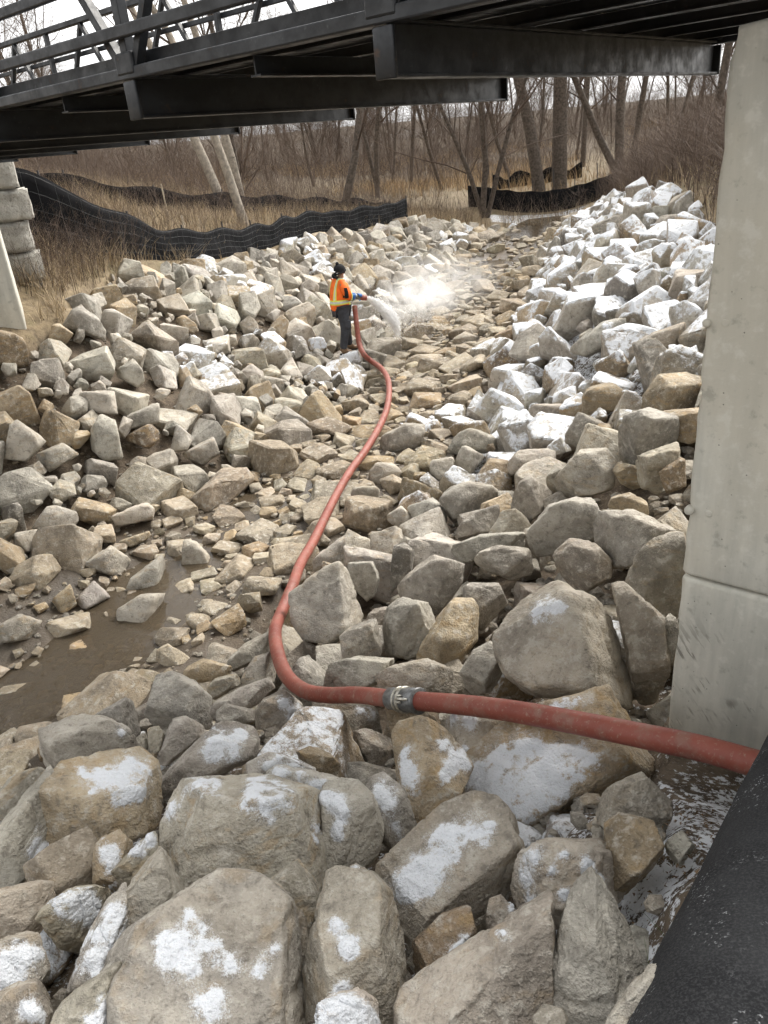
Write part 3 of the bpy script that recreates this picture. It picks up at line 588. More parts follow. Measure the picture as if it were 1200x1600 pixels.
R('885 545 900 540 940 505 985 498 980 515 950 545 920 555', 'g', 'flat grey slab seen edge-on near the wall on the snowy bank', '950 508 8')
R('970 545 1020 520 1075 505 1080 530 1040 545 985 555', 'gb', 'brown-grey slanting slab touching the wall on the snowy bank', '')
R('688 520 698 513 711 516 710 528 690 528', 'o', 'small bright ochre stone in the stream bed beyond the spray', '', 0, 'stone')
def stone_attrs(V, F, col, seed, snow, rs=None):
    r = np.random.default_rng(seed); base = np.array(TINT[col])*r.uniform(.86, 1.16)*(1+r.normal(size=3)*np.array([.014, .006, .016]))
    t = np.empty((len(V), 4)); t[:, :3] = base; t[:, 3] = OCH[col]*r.uniform(.6, 1.1); return t
def snow_lift(V, N, snow): return V + (np.array([0, 0, .6])+N*.6)*(snow*snow*.011)[:, None]
# the hose line is needed before the loose stones so that they lie under it
HP = [at(x, y, r_) for x, y, r_ in ((1300,1240,3.3),(1230,1208,3.36),(1170,1190,3.42),(1090,1168,3.5),(1000,1149,3.6),(900,1129,3.74),(800,1111,3.95),(720,1101,4.18),(660,1096,4.4),(612,1092,4.6),(560,1086,4.85),(510,1086,5.12),(475,1079,5.35),(448,1056,5.65),(434,1021,6.0),(430,985,6.4),(440,956,6.9))]
HOSE_SPLIT = 8
HP += [hit(x, y, .17) for x, y in ((457,915),(470,880),(490,845),(512,800),(530,765),(548,735),(570,705),(590,672),(604,640),(608,610),(605,590),(595,575),(580,564))]
WORK = hit(540, 551, .12); WR = np.linalg.norm(WORK-EYE)
WORK = EYE + ray(540, 551)*WR
HAND = at(553, 463, WR-.05); NOZ = at(573, 466, WR-.02)
HP += [at(568, 553, WR-.5), at(561, 535, WR-.32), at(557, 505, WR-.2), at(554, 478, WR-.1)]
HP = np.array(HP)

_hs = spline(HP[:HOSE_SPLIT+30], .05); _hs = _hs[_hs[:, 2] > -5]; hpx, hpy, hpr = project(_hs)
placed = []      # x, y, diameter of everything already lying there
# main broken faces of the most visible boulders: across, up, towards the eye, how deep
FACES = {'biggest pinkish': ((-.30, .18, .93, 0.58), (.86, .28, .38, 0.53), (-.1, -.85, .5, 0.76), (-.55, .75, .35, 0.76)), 'largest dome': ((0, .93, .36, 0.74), (.05, -.22, .97, 0.58), (.88, .1, .45, 0.70), (-.85, .2, .5, 0.70)),
 'big tan slab': ((-.30, .42, .85, 0.51), (.45, -.75, .45, 0.70), (.8, .4, .4, 0.72)), 'elongated warm': ((-.32, .48, .82, 0.55), (.55, -.62, .55, 0.65), (-.8, -.3, .5, 0.75)), 'broad beige': ((-.08, .42, .90, 0.53), (.90, .05, .42, 0.72), (-.75, .5, .4, 0.74), (.3, -.8, .5, 0.70)),
 'honey-brown': ((0, .75, .66, 0.62), (-.45, -.35, .82, 0.62), (.85, -.1, .5, 0.72)), 'large bare wedge': ((-.45, .60, .66, 0.58), (.35, -.15, .92, 0.58)), 'spearhead': ((-.62, .20, .76, 0.55), (.70, .15, .70, 0.53)), 'tall pinkish': ((-.20, .30, .93, 0.55), (.92, .05, .40, 0.65), (-.9, -.1, .4, 0.72)),
 'pale pyramid': ((-.35, .22, .91, 0.49), (.86, .20, .46, 0.55)), 'rounded grey boulder with a snow': ((0, .70, .70, 0.65), (.45, -.35, .82, 0.60)), 'ochre cleft': ((-.55, .30, .78, 0.56), (.55, .45, .70, 0.58)), 'long grey slab with': ((.2, .8, .56, 0.62), (-.2, -.4, .9, 0.62))}
def build_hero(i, pts, col, label, blobs, back, cat):
    under = 'pyramid' not in label and 'thin pointed' not in label
    c = pts.mean(0); base = hit(c[0], c[1]+.12*np.ptp(pts[:, 1])); rr = np.linalg.norm(base-EYE)
    d = ray(*c); pxm = rr/FPX*1.03                       # metres per traced unit at that distance
    wid = np.ptp(pts[:, 0])*pxm; hei = np.ptp(pts[:, 1])*pxm; size = (wid+hei)/2; thick = (.8*min(wid, hei)+.12*max(wid, hei))*(.6 if label.startswith('big tan slab') else 1.0)
    rr = rr + .10*thick + back
    r = np.random.default_rng(900+i); P = []
    o = EYE + d*rr
    X = np.cross(d, CU); X /= np.linalg.norm(X); Y = np.cross(X, d)
    q2 = np.stack([(pts[:, 0]-c[0])*pxm, -(pts[:, 1]-c[1])*pxm], 1)
    # silhouette edges, each with a facet sloping towards the eye and one sloping away
    hull = []
    for s_ in (1, -1):
        ch = []
        for q_ in sorted(map(tuple, q2*s_)):
            while len(ch) > 1 and (ch[-1][0]-ch[-2][0])*(q_[1]-ch[-2][1])-(ch[-1][1]-ch[-2][1])*(q_[0]-ch[-2][0]) <= 0: ch.pop()
            ch.append(q_)
        hull += [np.array(q_)*s_ for q_ in ch[:-1]]
    Nn, hh = [], []; ctr = o; m = len(hull)
    for k in range(m):
        e0, e1 = hull[k], hull[(k+1) % m]; e = e1-e0; L = np.hypot(*e)
        if L < 1e-6: continue
        n2 = np.array([e[1], -e[0]])/L; h2 = float(n2@e0); up = n2[1]
        for ang in (math.radians(r.uniform(2, 14)), -math.radians(r.uniform(15, 50))):
            n = (X*n2[0]+Y*n2[1])*math.cos(ang) - d*math.sin(ang); Nn.append(n); hh.append(max(h2*math.cos(ang), .02))
    n = -d + X*r.normal()*.22 + Y*(.12+r.normal()*.2); n /= np.linalg.norm(n); Nn.append(n); hh.append(thick*.5)
    for k in range(2):
        n = d + X*r.normal()*.3 + Y*r.normal()*.3; n /= np.linalg.norm(n); Nn.append(n); hh.append(thick*.55)
    Nn = np.array(Nn); hh = np.array(hh)
    T_ = r.normal(size=(1500, 3)); T_ /= np.linalg.norm(T_, axis=1)[:, None]; Q_ = T_*carve(T_, Nn, hh, 120)[:, None]
    # the broken faces of a blocky stone: a top, four flanks at its own bearing, then chipped corners
    az0 = math.atan2(-d[1], -d[0]) + r.uniform(-.8, .8); ex = [np.array([r.normal()*.22, r.normal()*.22, 1.0])]; fr = [r.uniform(.80, .92)]
    for k, da in enumerate((0, 1.45, -1.5, .75)):
        a = az0+da+r.normal()*.18; ex.append(np.array([math.cos(a), math.sin(a), r.uniform(-.35, .4)])); fr.append(r.uniform(.54, .78) if k < 3 else r.uniform(.72, .88))
    own = next((v_ for k_, v_ in FACES.items() if label.startswith(k_)), None)
    if own:
        ex, fr = ex[:0], fr[:0]
        for a, b, c_2, f_ in own: ex.append(X*a+Y*b-d*c_2); fr.append(f_)
    ex.append(np.array([math.cos(az0+r.normal()*.6), math.sin(az0+r.normal()*.6), r.uniform(.7, 1.2)])); fr.append(r.uniform(.74, .88))
    for k in range(7): ex.append(r.normal(size=3)); fr.append(r.uniform(.90, .98))
    ex = np.array(ex); ex /= np.linalg.norm(ex, axis=1)[:, None]; Nn = np.vstack([Nn, ex]); hh = np.r_[hh, (Q_@ex.T).max(0)*np.array(fr)]
    lv = 5 if rr < 3.3 else 4 if rr < 8 else 3
    D, F = ICO[lv]; sc = np.array([wid, thick, hei]); B = np.stack([X, d, Y])
    D2 = (D*sc)@B; D2 /= np.linalg.norm(D2, axis=1)[:, None]
    V = D2*carve(D2, Nn, hh, 170)[:, None]; N = vnormals(V, F)
    V = V + N*rough(V, size, 300+i, .9, True)[:, None]; N = vnormals(V, F); V = V+ctr
    px, py, vr = project(V)
    if under:      # lies below the hose: set it back far enough to clear it
        dd = np.hypot(px[:, None]-hpx[None], py[:, None]-hpy[None]); near = dd < (.075*FPX/hpr)[None]
        push = np.where(near, (hpr+.05)[None]-vr[:, None], 0).max()
        if push > 0: kk = 1+min(push, 1.5)/rr; V = EYE+(V-EYE)*kk; ctr = EYE+(ctr-EYE)*kk; px, py, vr = project(V)
    sn = np.zeros(len(V))
    if len(blobs):
        face = ss(.0, .3, -(N*((V-EYE)/np.linalg.norm(V-EYE, axis=1)[:, None])).sum(1)); up = ss(-.35, .25, N[:, 2])
        wob = fbm(V*6+3, 3)*22*(1 if rr < 4 else .7); wo2 = fbm(V*6+40, 3)*22*(1 if rr < 4 else .7)
        for bx, by, br in blobs: sn = sn + np.exp(-.95*((px-bx+wob)**2+(py-by+wo2)**2)/br**2)
        sn = np.clip(sn*1.05, 0, 1)*face*up*(1+.5*fbm(V*16+8, 2)); sn = np.clip(sn, 0, 1)
    V = snow_lift(V, N, sn); bse = np.array([ctr[0], ctr[1], V[:, 2].min()])
    ob = obj('boulder' if cat == 'boulder' else 'stone', V, F, M['rock'], attrs={'tint': stone_attrs(V, F, col, 40+i, sn), 'snow': sn}, loc=bse)
    tag(ob, label, cat, 'boulders below the bridge' if rr < 9 else 'stones of the far bank'); ob.data.name = ob.name
    placed.append((ctr[0], ctr[1], size*.95, ctr[2], 1))
for i, h in enumerate(H): build_hero(i, *h)

# loose stones: sizes by zone, biggest first, packed close
def spots(n, x0, x1, y0, y1, seed): r = np.random.default_rng(seed); return r.uniform(x0, x1, n), r.uniform(y0, y1, n), r
cell = {}; CS = .5
def near_ok(x, y, d, k):
    ci, cj = int(x//CS), int(y//CS)
    for a in range(ci-2, ci+3):
        for b in range(cj-2, cj+3):
            for (u, v, e) in cell.get((a, b), ()):
                if (u-x)**2+(v-y)**2 < (k*(d+e))**2: return False
    return True
def put(x, y, d): cell.setdefault((int(x//CS), int(y//CS)), []).append((x, y, d))
for p in placed: put(p[0], p[1], p[2])
def in_view(x, y, z, m=120):
    px, py, _ = project(np.stack([x, y, z], 1)); k = (np.stack([x, y, z], 1)-EYE)@CF
    return (k > .3) & (px > -m) & (px < 1200+m) & (py > -m) & (py < 1600+m*2)
cx, cy, r0 = spots(90000, -9, 11.5, .3, 38, 21)
ok = inpoly(cx, cy, RIPRAP); cx, cy = cx[ok], cy[ok]; cs = S(cx, cy); v = in_view(cx, cy, cs, 260); cx, cy, cs = cx[v], cy[v], cs[v]
cc, sd = chan(cx, cy); rngd = np.hypot(cx, cy)
u = r0.random(len(cx)); ln = np.exp(r0.normal(size=len(cx))*.40)
left = (sd < 0); bare = (fbm2(cx, cy, .75, 3) > .16) & left & (cc > 1.05) & (cy < 17)      # soil showing between stones
size = np.where(cc < 1.0, .15*ln*np.exp(r0.normal(size=len(cx))*.3), np.where(left, .31*ln, .40*ln))
size = np.where((cy < 7) & (cc > 1), .30*ln, size); size = np.where((cc > .72) & (cc < 1.15), .24*ln, size)
size = np.where((cy >= 6.5) & (cy < 9.5) & (~left) & (cc > 1.1), .46*ln, size)
size = np.where((cy > 11) & (cc > 1.1), size*np.where(left, .95, .80), size)
size = np.where(bare, size*.45, size); size = np.clip(size, .07, .72)
# the pool itself stays mostly open
size = np.where((cy > 22.5) & (cc < .82) & (u > .12), 0, size)
pool = (cx < -.8) & (cy < 7.4) & (cc < .95)
size = np.where(pool, np.where(u > .30, 0, size*.8), size)
order = np.argsort(-size); sel = []
for i in order:
    if size[i] <= 0: continue
    kf = .40 if cc[i] > 1.0 else .47
    if near_ok(cx[i], cy[i], size[i], kf): put(cx[i], cy[i], size[i]); sel.append(i)
print('loose stones', len(sel))
hs_pts = spline(HP, .12)
def snow_amount(x, y, c, s):
    a = np.zeros(len(x))
    a = np.where((s > 0) & (c > 1.0), ss(6.8, 9.5, y)*ss(.95, 1.35, c)*1.0, a)
    a = np.where((s > 0) & (c > 1.0) & (y > 28), .8, a)
    lf = ss(.0, .35, fbm2(x, y, .45, 2))*.9; a = np.where((s < 0) & (c > 1.1) & (y > 12.5) & (x > -3.6), lf, a)
    a = np.where((c < 1.0) & (y > 11) & (y < 15) & (s > 0), ss(.1, .3, fbm2(x, y, .6, 2))*.8, a)
    return a
sx, sy, sz, sdm = cx[sel], cy[sel], cs[sel], size[sel]; sc_, ss_ = cc[sel], sd[sel]; sn_ = snow_amount(sx, sy, sc_, ss_)
fill = (sy < 6.6) & (sc_ > .9) & ~((sx < -4))
rs = np.random.default_rng(5)
rec = []
for i in range(len(sel)):
    d = sdm[i]; rr = math.hypot(sx[i], sy[i]); var = int(rs.integers(0, 26)); ch = sc_[i] < 1.0
    lv = 3 if (rr < 10 and d > .15) else 2 if (d/rr > .012) else 1
    V, F = lib('block' if (not ch or rs.random() < .7) else 'cobble', var, lv)
    asp = np.array([rs.uniform(.85, 1.2), rs.uniform(.8, 1.05), rs.uniform(.65, 1.0)]); Vv = (V*asp*d*.62)@rotm(rs)
    if ch: # stones of the bed lie flat
        Vv = (V*np.array([1.15, .95, rs.uniform(.45, .85)])*d*.62); a = rs.uniform(0, 6.28); b = rs.normal()*.25
        Rz = np.array([[math.cos(a), math.sin(a), 0], [-math.sin(a), math.cos(a), 0], [0, 0, 1]]); Rx = np.array([[1, 0, 0], [0, math.cos(b), math.sin(b)], [0, -math.sin(b), math.cos(b)]]); Vv = Vv@Rx@Rz
    z = sz[i] - .20*d + rs.normal()*.08*d + (0 if not fill[i] else -.27)
    if ch: z = sz[i] + .02*d
    top = z + Vv[:, 2].max()
    hd = np.hypot(hs_pts[:, 0]-sx[i], hs_pts[:, 1]-sy[i]); k = int(hd.argmin())
    if hd[k] < .06+.5*d:
        lim = hs_pts[k, 2]-.045
        if top > lim: z -= top-lim
    hw = math.hypot(WORK[0]-sx[i], WORK[1]-sy[i])
    if hw < .32 and z+Vv[:, 2].max() > WORK[2]-.02: z -= z+Vv[:, 2].max()-(WORK[2]-.02)
    cols = ['g', 'g', 'g', 'b', 'b', 'l', 'l', 'gb', 'd', 'o', 'y', 'br'] if not ch else ['b', 'b', 'gb', 'gb', 'y', 'o', 'b', 'g']
    if ss_[i] < 0 and sc_[i] > 1: cols = ['g', 'g', 'b', 'b', 'l', 'l', 'gb', 'y', 'o', 'g', 'g', 'l', 'o', 'd']
    col = cols[rs.integers(len(cols))]
    N = vnormals(Vv, F); W = Vv + np.array([sx[i], sy[i], z])
    am = sn_[i]; am = am*(rs.random() < .92) if am > .5 else am*(rs.random() < .5)
    if fill[i] and sy[i] < 4.3: am = .75*(rs.random() < .6)
    jn = rs.uniform(-.10, .30)
    snv = am*ss(.22+jn*.6, .82+jn*.6, N[:, 2] + .45*noise3(W*4.5+11))*ss(-.45, .15, Vv[:, 2]/d) if am > 0 else np.zeros(len(W))
    W = snow_lift(W, N, snv*(1.4 if lv > 1 else .7))
    ta = stone_attrs(W, F, col, 5000+i, snv)
    if ss_[i] < 0 and sc_[i] > 1 and sy[i] > 12: ta[:, :3] *= 1.13
    if ch: ta[:, :3] *= np.array([.92, .86, .76])
    if .9 < sc_[i] < 1.3: ta[:, :3] *= np.array([.94, .92, .88])
    rec.append((W, F, ta, snv, i, d/rr, bool(fill[i]), lv, col))
# the stones that show largest are objects of their own, the rest lie together
NIND = 300-len(H); vis = np.array([0 if q_[6] else q_[5] for q_ in rec]); vis = vis*np.where(sn_ >= 0, 1, 1)
pxx, pyy, _ = project(np.stack([sx, sy, sz], 1)); vis = vis*((pxx > 15) & (pxx < 1110) & (pyy < 1590) & ~((pxx > 1040) & (pyy > 250)))
ind = set(np.argsort(-vis)[:NIND].tolist())
CW = dict(g='grey', b='beige', l='pale', gb='brown-grey', d='dark grey', o='ochre', y='olive-tan', p='tan', br='brown')
def zone_label(i, col, d):
    """how a loose stone looks and where it lies, for the stones that are things of their own"""
    c = CW[col]; big = 'large' if d > .44 else 'small' if d < .27 else 'medium'
    if sc_[i] < 1.0:
        if sy[i] < 10: return f'{big} {c} cobble in the muddy bed ' + ('beside the pool' if sx[i] < -2.2 else 'between pool and hose'), 'cobbles by the pool'
        return f'{big} {c} cobble in the dry stream bed ' + ('beside the hose' if sy[i] < 14 else 'near the spray'), 'cobbles of the stream bed'
    if ss_[i] < 0:
        h_ = 'low on' if sc_[i] < 1.9 else 'halfway up' if sc_[i] < 2.8 else 'high on'
        if sy[i] < 12: return f'{big} {c} stone {h_} the bank between pier and riffle', 'riprap below the concrete pier'
        w = 'snowy ' if sn_[i] > .4 else ''; q = 'beside the weeds' if sx[i] < -3.2 else 'below the fence' if sy[i] > 16.5 else 'between fence and worker'
        return f'{big} {c} {w}stone {h_} the bank {q}', 'riprap below the long silt fence'
    h_ = 'low on' if sc_[i] < 1.7 else 'halfway up' if sc_[i] < 2.7 else 'high on'
    if sn_[i] > .35: return f'{big} {c} snow-capped stone {h_} the snowy bank ' + ('close to the wall' if sy[i] < 11.5 else 'level with the worker' if sy[i] < 17 else 'far upstream'), 'snowy riprap beside the wall'
    return f'{big} {c} stone {h_} the snowless heap between hose and wall', 'riprap beside the hose'
LAB = {}
for j in ind: LAB.setdefault(zone_label(rec[j][4], rec[j][8], sdm[rec[j][4]]), []).append(j)
NAMES = {}
ORD = ['leftmost', 'second from left', 'third from left', 'fourth from left', 'fifth from left', 'sixth from left', 'seventh from left', 'eighth from left', 'ninth from left', 'tenth from left', 'eleventh from left', 'twelfth from left', 'thirteenth from left', 'fourteenth from left', 'fifteenth from left', 'sixteenth from left', 'seventeenth from left', 'eighteenth from left', 'nineteenth from left', 'twentieth from left']
for (lab, grp), js in LAB.items():
    js.sort(key=lambda j: pxx[rec[j][4]])
    for k, j in enumerate(js): NAMES[j] = (lab if len(js) == 1 else lab + (', ' + (ORD[k] if k < len(js)-1 or len(js) > 15 else 'rightmost') if k < 15 else ''), grp)
MV, MF, MT, MS, MSm, mo = [], [], [], [], [], 0
for j, (W, F, ta, snv, i, _, fl, lv, col) in enumerate(rec):
    if j in ind:
        lab, grp = NAMES[j]; o = obj('stone', W, F, M['rock'], smooth=lv > 2, attrs={'tint': ta, 'snow': snv}, loc=(sx[i], sy[i], W[:, 2].min())); tag(o, lab, 'stone', grp)
    else:
        MSm.append(np.full(len(F), lv > 2)); MV.append(W); MF.append(F+mo); MT.append(ta); MS.append(snv); mo += len(W)
o = obj('riprap_stones', np.concatenate(MV), np.concatenate(MF), M['rock'], smooth=np.concatenate(MSm), attrs={'tint': np.concatenate(MT), 'snow': np.concatenate(MS)})
tag(o, 'mass of smaller riprap stones covering both stream banks', 'riprap', kind='stuff')
print('riprap tris', sum(len(f) for f in MF))
# gravel between the stones and in the bed
def pebbles(name, n, dens, smin, smax, label, seed, cols, tone):
    r = np.random.default_rng(seed); x = r.uniform(-9, 11, n); y = 1.0 + 37*r.random(n)**1.7; c, s = chan(x, y); inn = inpoly(x, y, RIPRAP)
    k = inn & (r.random(n) < dens(x, y, c, s)); x, y = x[k], y[k]; z = ground_z(x, y); v = in_view(x, y, z, 60); x, y, z = x[v], y[v], z[v]
    Vs, Fs, Ts, mo = [], [], [], 0; D, F0 = ICO[0]; prot = []
    for q_ in range(14): Nn, h = random_planes(r, 9); prot.append(D*carve(D, Nn, h, 30)[:, None])
    for i in range(len(x)):
        d = r.uniform(smin, smax)*(.6+.8*r.random()**3)*(1+.03*y[i]); V = prot[r.integers(14)]*np.array([1, .8, .55])*d*.6; a = r.uniform(0, 6.28)
        V = V@np.array([[math.cos(a), math.sin(a), 0], [-math.sin(a), math.cos(a), 0], [0, 0, 1]])
        Vs.append(V+np.array([x[i], y[i], z[i]+d*.12+(r.uniform(.0, .12) if name == 'stone_chips' and y[i] < 8.5 else 0)])); Fs.append(F0+mo); mo += len(V)
        t = np.empty((len(V), 4)); t[:, :3] = np.array(TINT[cols[r.integers(len(cols))]])*tone*r.uniform(.7, 1.2); t[:, 3] = .4; Ts.append(t)
    Vs = np.concatenate(Vs); print(name, len(x))
    o = obj(name, Vs, np.concatenate(Fs), M['rock'], smooth=False, attrs={'tint': np.concatenate(Ts), 'snow': np.zeros(len(Vs))}); tag(o, label, 'gravel', kind='stuff')
pebbles('gravel', 60000, lambda x, y, c, s: np.where(c < 1.15, np.where(((x < -.9) & (y < 7.6)) | ((y > 22) & (c < .75)), np.where(y > 22, .06, .5), .8), np.where((s < 0) & (y < 17), .45, .12)), .03, .085, 'loose brown gravel in the stream bed', 77, ['b', 'gb', 'gb', 'y', 'o'], .72)
pebbles('stone_chips', 26000, lambda x, y, c, s: np.where((c > 1.05) & (y < 8.5), .75, np.where((c > 1.0) & (y < 16), .15, 0)), .05, .15, 'small broken stone chips packed between the boulders', 78, ['g', 'g', 'b', 'gb', 'l'], .9)
# ------------------------------------------------------------------ footbridge
PSI = math.radians(47.73); BA = np.array([-math.sin(PSI), math.cos(PSI), 0]); BB = np.array([math.cos(PSI), math.sin(PSI), 0]); BO = np.array([.199, 3.436, 4.42]); BS, BW = 1.697, 3.484
def bp(u, v, z): return BO + u*BA + v*BB + np.array([0, 0, z])
bridge = empty('footbridge', bp(-1.9, 1.7, 0)); tag(bridge, 'dark painted steel truss footbridge crossing the picture top', 'bridge')
def bpart(name, mb, par=bridge, mat='steel', smooth=False):
    V, F = mb.arrays(); o = obj(name, V-np.array(bridge.location if par is bridge else par['o']), F, M[mat], par, smooth); o['o'] = list(bridge.location); return o
U0, U1 = -2.2, 10.4
def chord(v, z0, z1, w, name): return bpart(name, MB().bar(bp(U0, v, (z0+z1)/2), bp(U1, v, (z0+z1)/2), w, z1-z0, bev=.008))
for v, sgn in ((-.01, 1), (BW+.01, -1)):
    chord(v, .178, .235, .075, 'bottom_chord'); chord(v, 1.40, 1.46, .08, 'top_chord')
    chord(v-sgn*.062, .352, .408, .036, 'rail'); chord(v-sgn*.062, .592, .645, .036, 'rail'); chord(v-sgn*.062, .83, .88, .036, 'rail'); chord(v-sgn*.062, 1.08, 1.13, .036, 'rail')
    k = -1
    while k*BS < U1+.2:
        u = k*BS; k += 1
        if u > U1 or u < U0: continue
        bpart('post', MB().bar(bp(u, v, .237), bp(u, v, 1.398), .055, .055, up=BA))
        for s2 in (-1, 1):
            a, b = bp(u+s2*.06, v, .24), bp(u+s2*BS*.5, v, 1.396)
            if U0 < u+s2*BS*.5 < U1: bpart('diagonal', MB().bar(a, b, .045, .05, up=BB))
        g = MB().box(bp(u, v, .25), (.075, .043, .05), np.array([BA, BB, (0, 0, 1.)]), .01); bpart('gusset', g)
    # toe plate along the deck edge
    bpart('toe_plate', MB().bar(bp(U0, v+sgn*.075, .262), bp(U1, v+sgn*.075, .262), .02, .085, bev=.003))
# floor beams: rolled sections with flanges and an end plate, shallow ones between
k = 0
while k*BS < U1:
    u = k*BS; k += 1
    m = MB()
    m.bar(bp(u, -.02, .006), bp(u, BW+.02, .006), .085, .012, bev=.002); m.bar(bp(u, .03, .19), bp(u, BW-.03, .19), .085, .012, bev=.002); m.bar(bp(u, -.01, .098), bp(u, BW+.01, .098), .012, .17, bev=.001)
    fb = bpart('floor_beam', m)
    for v in (-.035, BW+.035):
        e = MB().bar(bp(u, v, -.004), bp(u, v, .174), .10, .022, up=BB, bev=.006); V, F = e.arrays(); obj('end_plate', V-np.array(bridge.location), F, M['steel'], fb)
    if u+BS/2 < U1:
        m = MB(); w = u+BS/2; m.bar(bp(w, .06, .103), bp(w, BW-.06, .103), .07, .009, bev=.001); m.bar(bp(w, .06, .145), bp(w, BW-.06, .145), .010, .075, bev=.001); bpart('cross_beam', m)
for v in np.linspace(.30, BW-.30, 6):
    m = MB(); m.bar(bp(U0, v, .2005), bp(U1, v, .2005), .055, .007, bev=.001); m.bar(bp(U0, v, .226), bp(U1, v, .226), .008, .044, bev=.001); bpart('stringer', m)
n = 62; pl = (U1-U0)/n
for i in range(n):
    u = U0+pl*(i+.5); bpart('deck_plank', MB().bar(bp(u, .10, .268), bp(u, BW-.10, .268), pl*.95, .035, bev=.004))
# ------------------------------------------------------------------ concrete abutment at the wall side
WA = np.array([1.285, 2.905]); WD = -BA[:2]; WN = BB[:2]
wall = empty('concrete_abutment', (WA[0]+WD[0], WA[1]+WD[1], 1.2)); tag(wall, 'pale concrete abutment wall carrying the bridge end', 'wall')
wl = np.array(wall.location)
def slab(name, z0, z1, proud, cut=None):
    L, T = 2.6, 2.7; bm = bmesh.new(); bmesh.ops.create_cube(bm, size=1.0)
    ax = np.array([[WD[0], WD[1], 0], [WN[0], WN[1], 0], [0, 0, 1.]])
    for vv in bm.verts: vv.co = Vector(((vv.co.x+.5)*L, (vv.co.y+.5)*T-proud, z0+(vv.co.z+.5)*(z1-z0)))
    bmesh.ops.bevel(bm, geom=[e for e in bm.edges], offset=.022, segments=3, affect='EDGES', profile=.5)
    bmesh.ops.subdivide_edges(bm, edges=[e for e in bm.edges if e.calc_length() > .2], cuts=22, use_grid_fill=True); bmesh.ops.triangulate(bm, faces=[f for f in bm.faces if len(f.verts) > 4]); bm.verts.index_update()
    V = np.array([vv.co[:] for vv in bm.verts]); F = [[x.index for x in f.verts] for f in bm.faces]; bm.free()
    edge = np.exp(-V[:, 0]/.03)*np.clip(fbm(V*22, 2), 0, 1)
    V[:, 0] += .035*edge; V[:, 1] += .003*fbm(V*3, 2) + .02*edge
    top = np.exp(-(z1-V[:, 2])/.03)*np.clip(fbm(V*14+9, 2), 0, 1) if name == 'upper_lift' else 0
    V[:, 2] -= .045*top if name == 'upper_lift' else 0
    W = np.array([WA[0], WA[1], 0]) + V@ax
    return obj(name, W-wl, F, M['concrete'], wall, True)
slab('upper_lift', 2.362, 4.45, 0.0); slab('lower_lift', .2, 2.354, .004)
def tie(s, z, r_, proud, name):
    c = np.array([WA[0]+WD[0]*s, WA[1]+WD[1]*s, z]); d = np.array([-WN[0], -WN[1], 0]); 
    P = [c+d*t for t in (-.01, proud*.5, proud*.85, proud)]; V, F = sweep(P, [r_, r_, r_*.85, r_*.55], 14); obj(name, V-wl, F, M['concrete'], wall)
    if name == 'tie_hole_ring': pass
sl = lambda px, py: None
for px, py, r_, pr, nm in ((1084, 503, .016, .018, 'form_tie'), (1073, 795, .020, .024, 'form_tie'), (1133, 505, .015, .0015, 'tie_patch'), (1107, 803, .015, .0015, 'tie_patch')):
    d = ray(px, py); t = ((np.array([WA[0], WA[1]])-EYE[:2])@WN)/(d[:2]@WN); p = EYE+d*t; s = (p[:2]-WA)@WD; tie(max(s, .012), p[2], r_, pr, nm)
# ------------------------------------------------------------------ far abutment: squared stone blocks and a concrete pier
def mat_block():
    t = NT('rough_limestone_block'); n = t.noise(4, 6, .65); n2 = t.noise(22, 5, .65)
    c = t.mix(t.ramp(n, .3, .7), (.30, .285, .25), (.50, .48, .43)); c = t.mix(t.math('MULTIPLY', t.ramp(n2, .45, .3), .6), c, (.14, .125, .10))
    return t.done(t.bsdf(c, .9, t.bump(t.math('ADD', n, n2), .9, .03)))
M['block'] = mat_block()
PX, PY = at(41, 512, 13.0)[:2]
ab = empty('stone_abutment', (PX-1.2, PY+.6, 2.0)); tag(ab, 'pale squared limestone block abutment under the far bridge end', 'abutment'); al = np.array(ab.location)
AXB = np.array([(math.cos(.35), math.sin(.35), 0), (-math.sin(.35), math.cos(.35), 0), (0, 0, 1.)])
def blk(c, half, seed):
    bm = bmesh.new(); bmesh.ops.create_cube(bm, size=2.0); bmesh.ops.bevel(bm, geom=list(bm.edges), offset=.09, segments=2, affect='EDGES'); bmesh.ops.subdivide_edges(bm, edges=[e for e in bm.edges if e.calc_length() > .5], cuts=6, use_grid_fill=True); bm.verts.index_update()
    V = np.array([v.co[:] for v in bm.verts]); F = [[x.index for x in f.verts] for f in bm.faces]; bm.free()
    V = V*np.asarray(half); V += (.035*fbm(V*5+seed*3.1, 3))[:, None]*np.sign(V); obj('block', c + V@AXB - al, F, M['block'], ab)
zb, sd_ = 1.7, 0; bc = at(34, 300, 14.2); ctr0 = np.array([bc[0], bc[1], 0]) - AXB[0]*0
for row in range(6):
    hgt = .235; off = (-.06, .05, -.02, .03, -.08, .02)[row]; x_ = off
    for col_ in range(3):
        wd_ = (.62, .48, .7)[(row+col_) % 3]; c = ctr0 - AXB[0]*(x_+wd_) + AXB[1]*.45 + np.array([0, 0, zb+hgt]); blk(c, (wd_-.008, .45, hgt-.008), row*3+col_); x_ += 2*wd_
    zb += 2*hgt
pier = MB(); 
m = MB().box(np.array([PX, PY, 0]) - AXB[0]*.75 + AXB[1]*.3 + np.array([0, 0, 2.35]), (.75, .30, 1.35), AXB, .03); V, F = m.arrays()
V += (.006*fbm(V*6, 2))[:, None]; po = obj('concrete_pier', V, F, M['concrete'], loc=(PX-.7, PY, 1.1)); tag(po, 'weathered grey concrete pier at the picture edge below the stone blocks', 'pier')

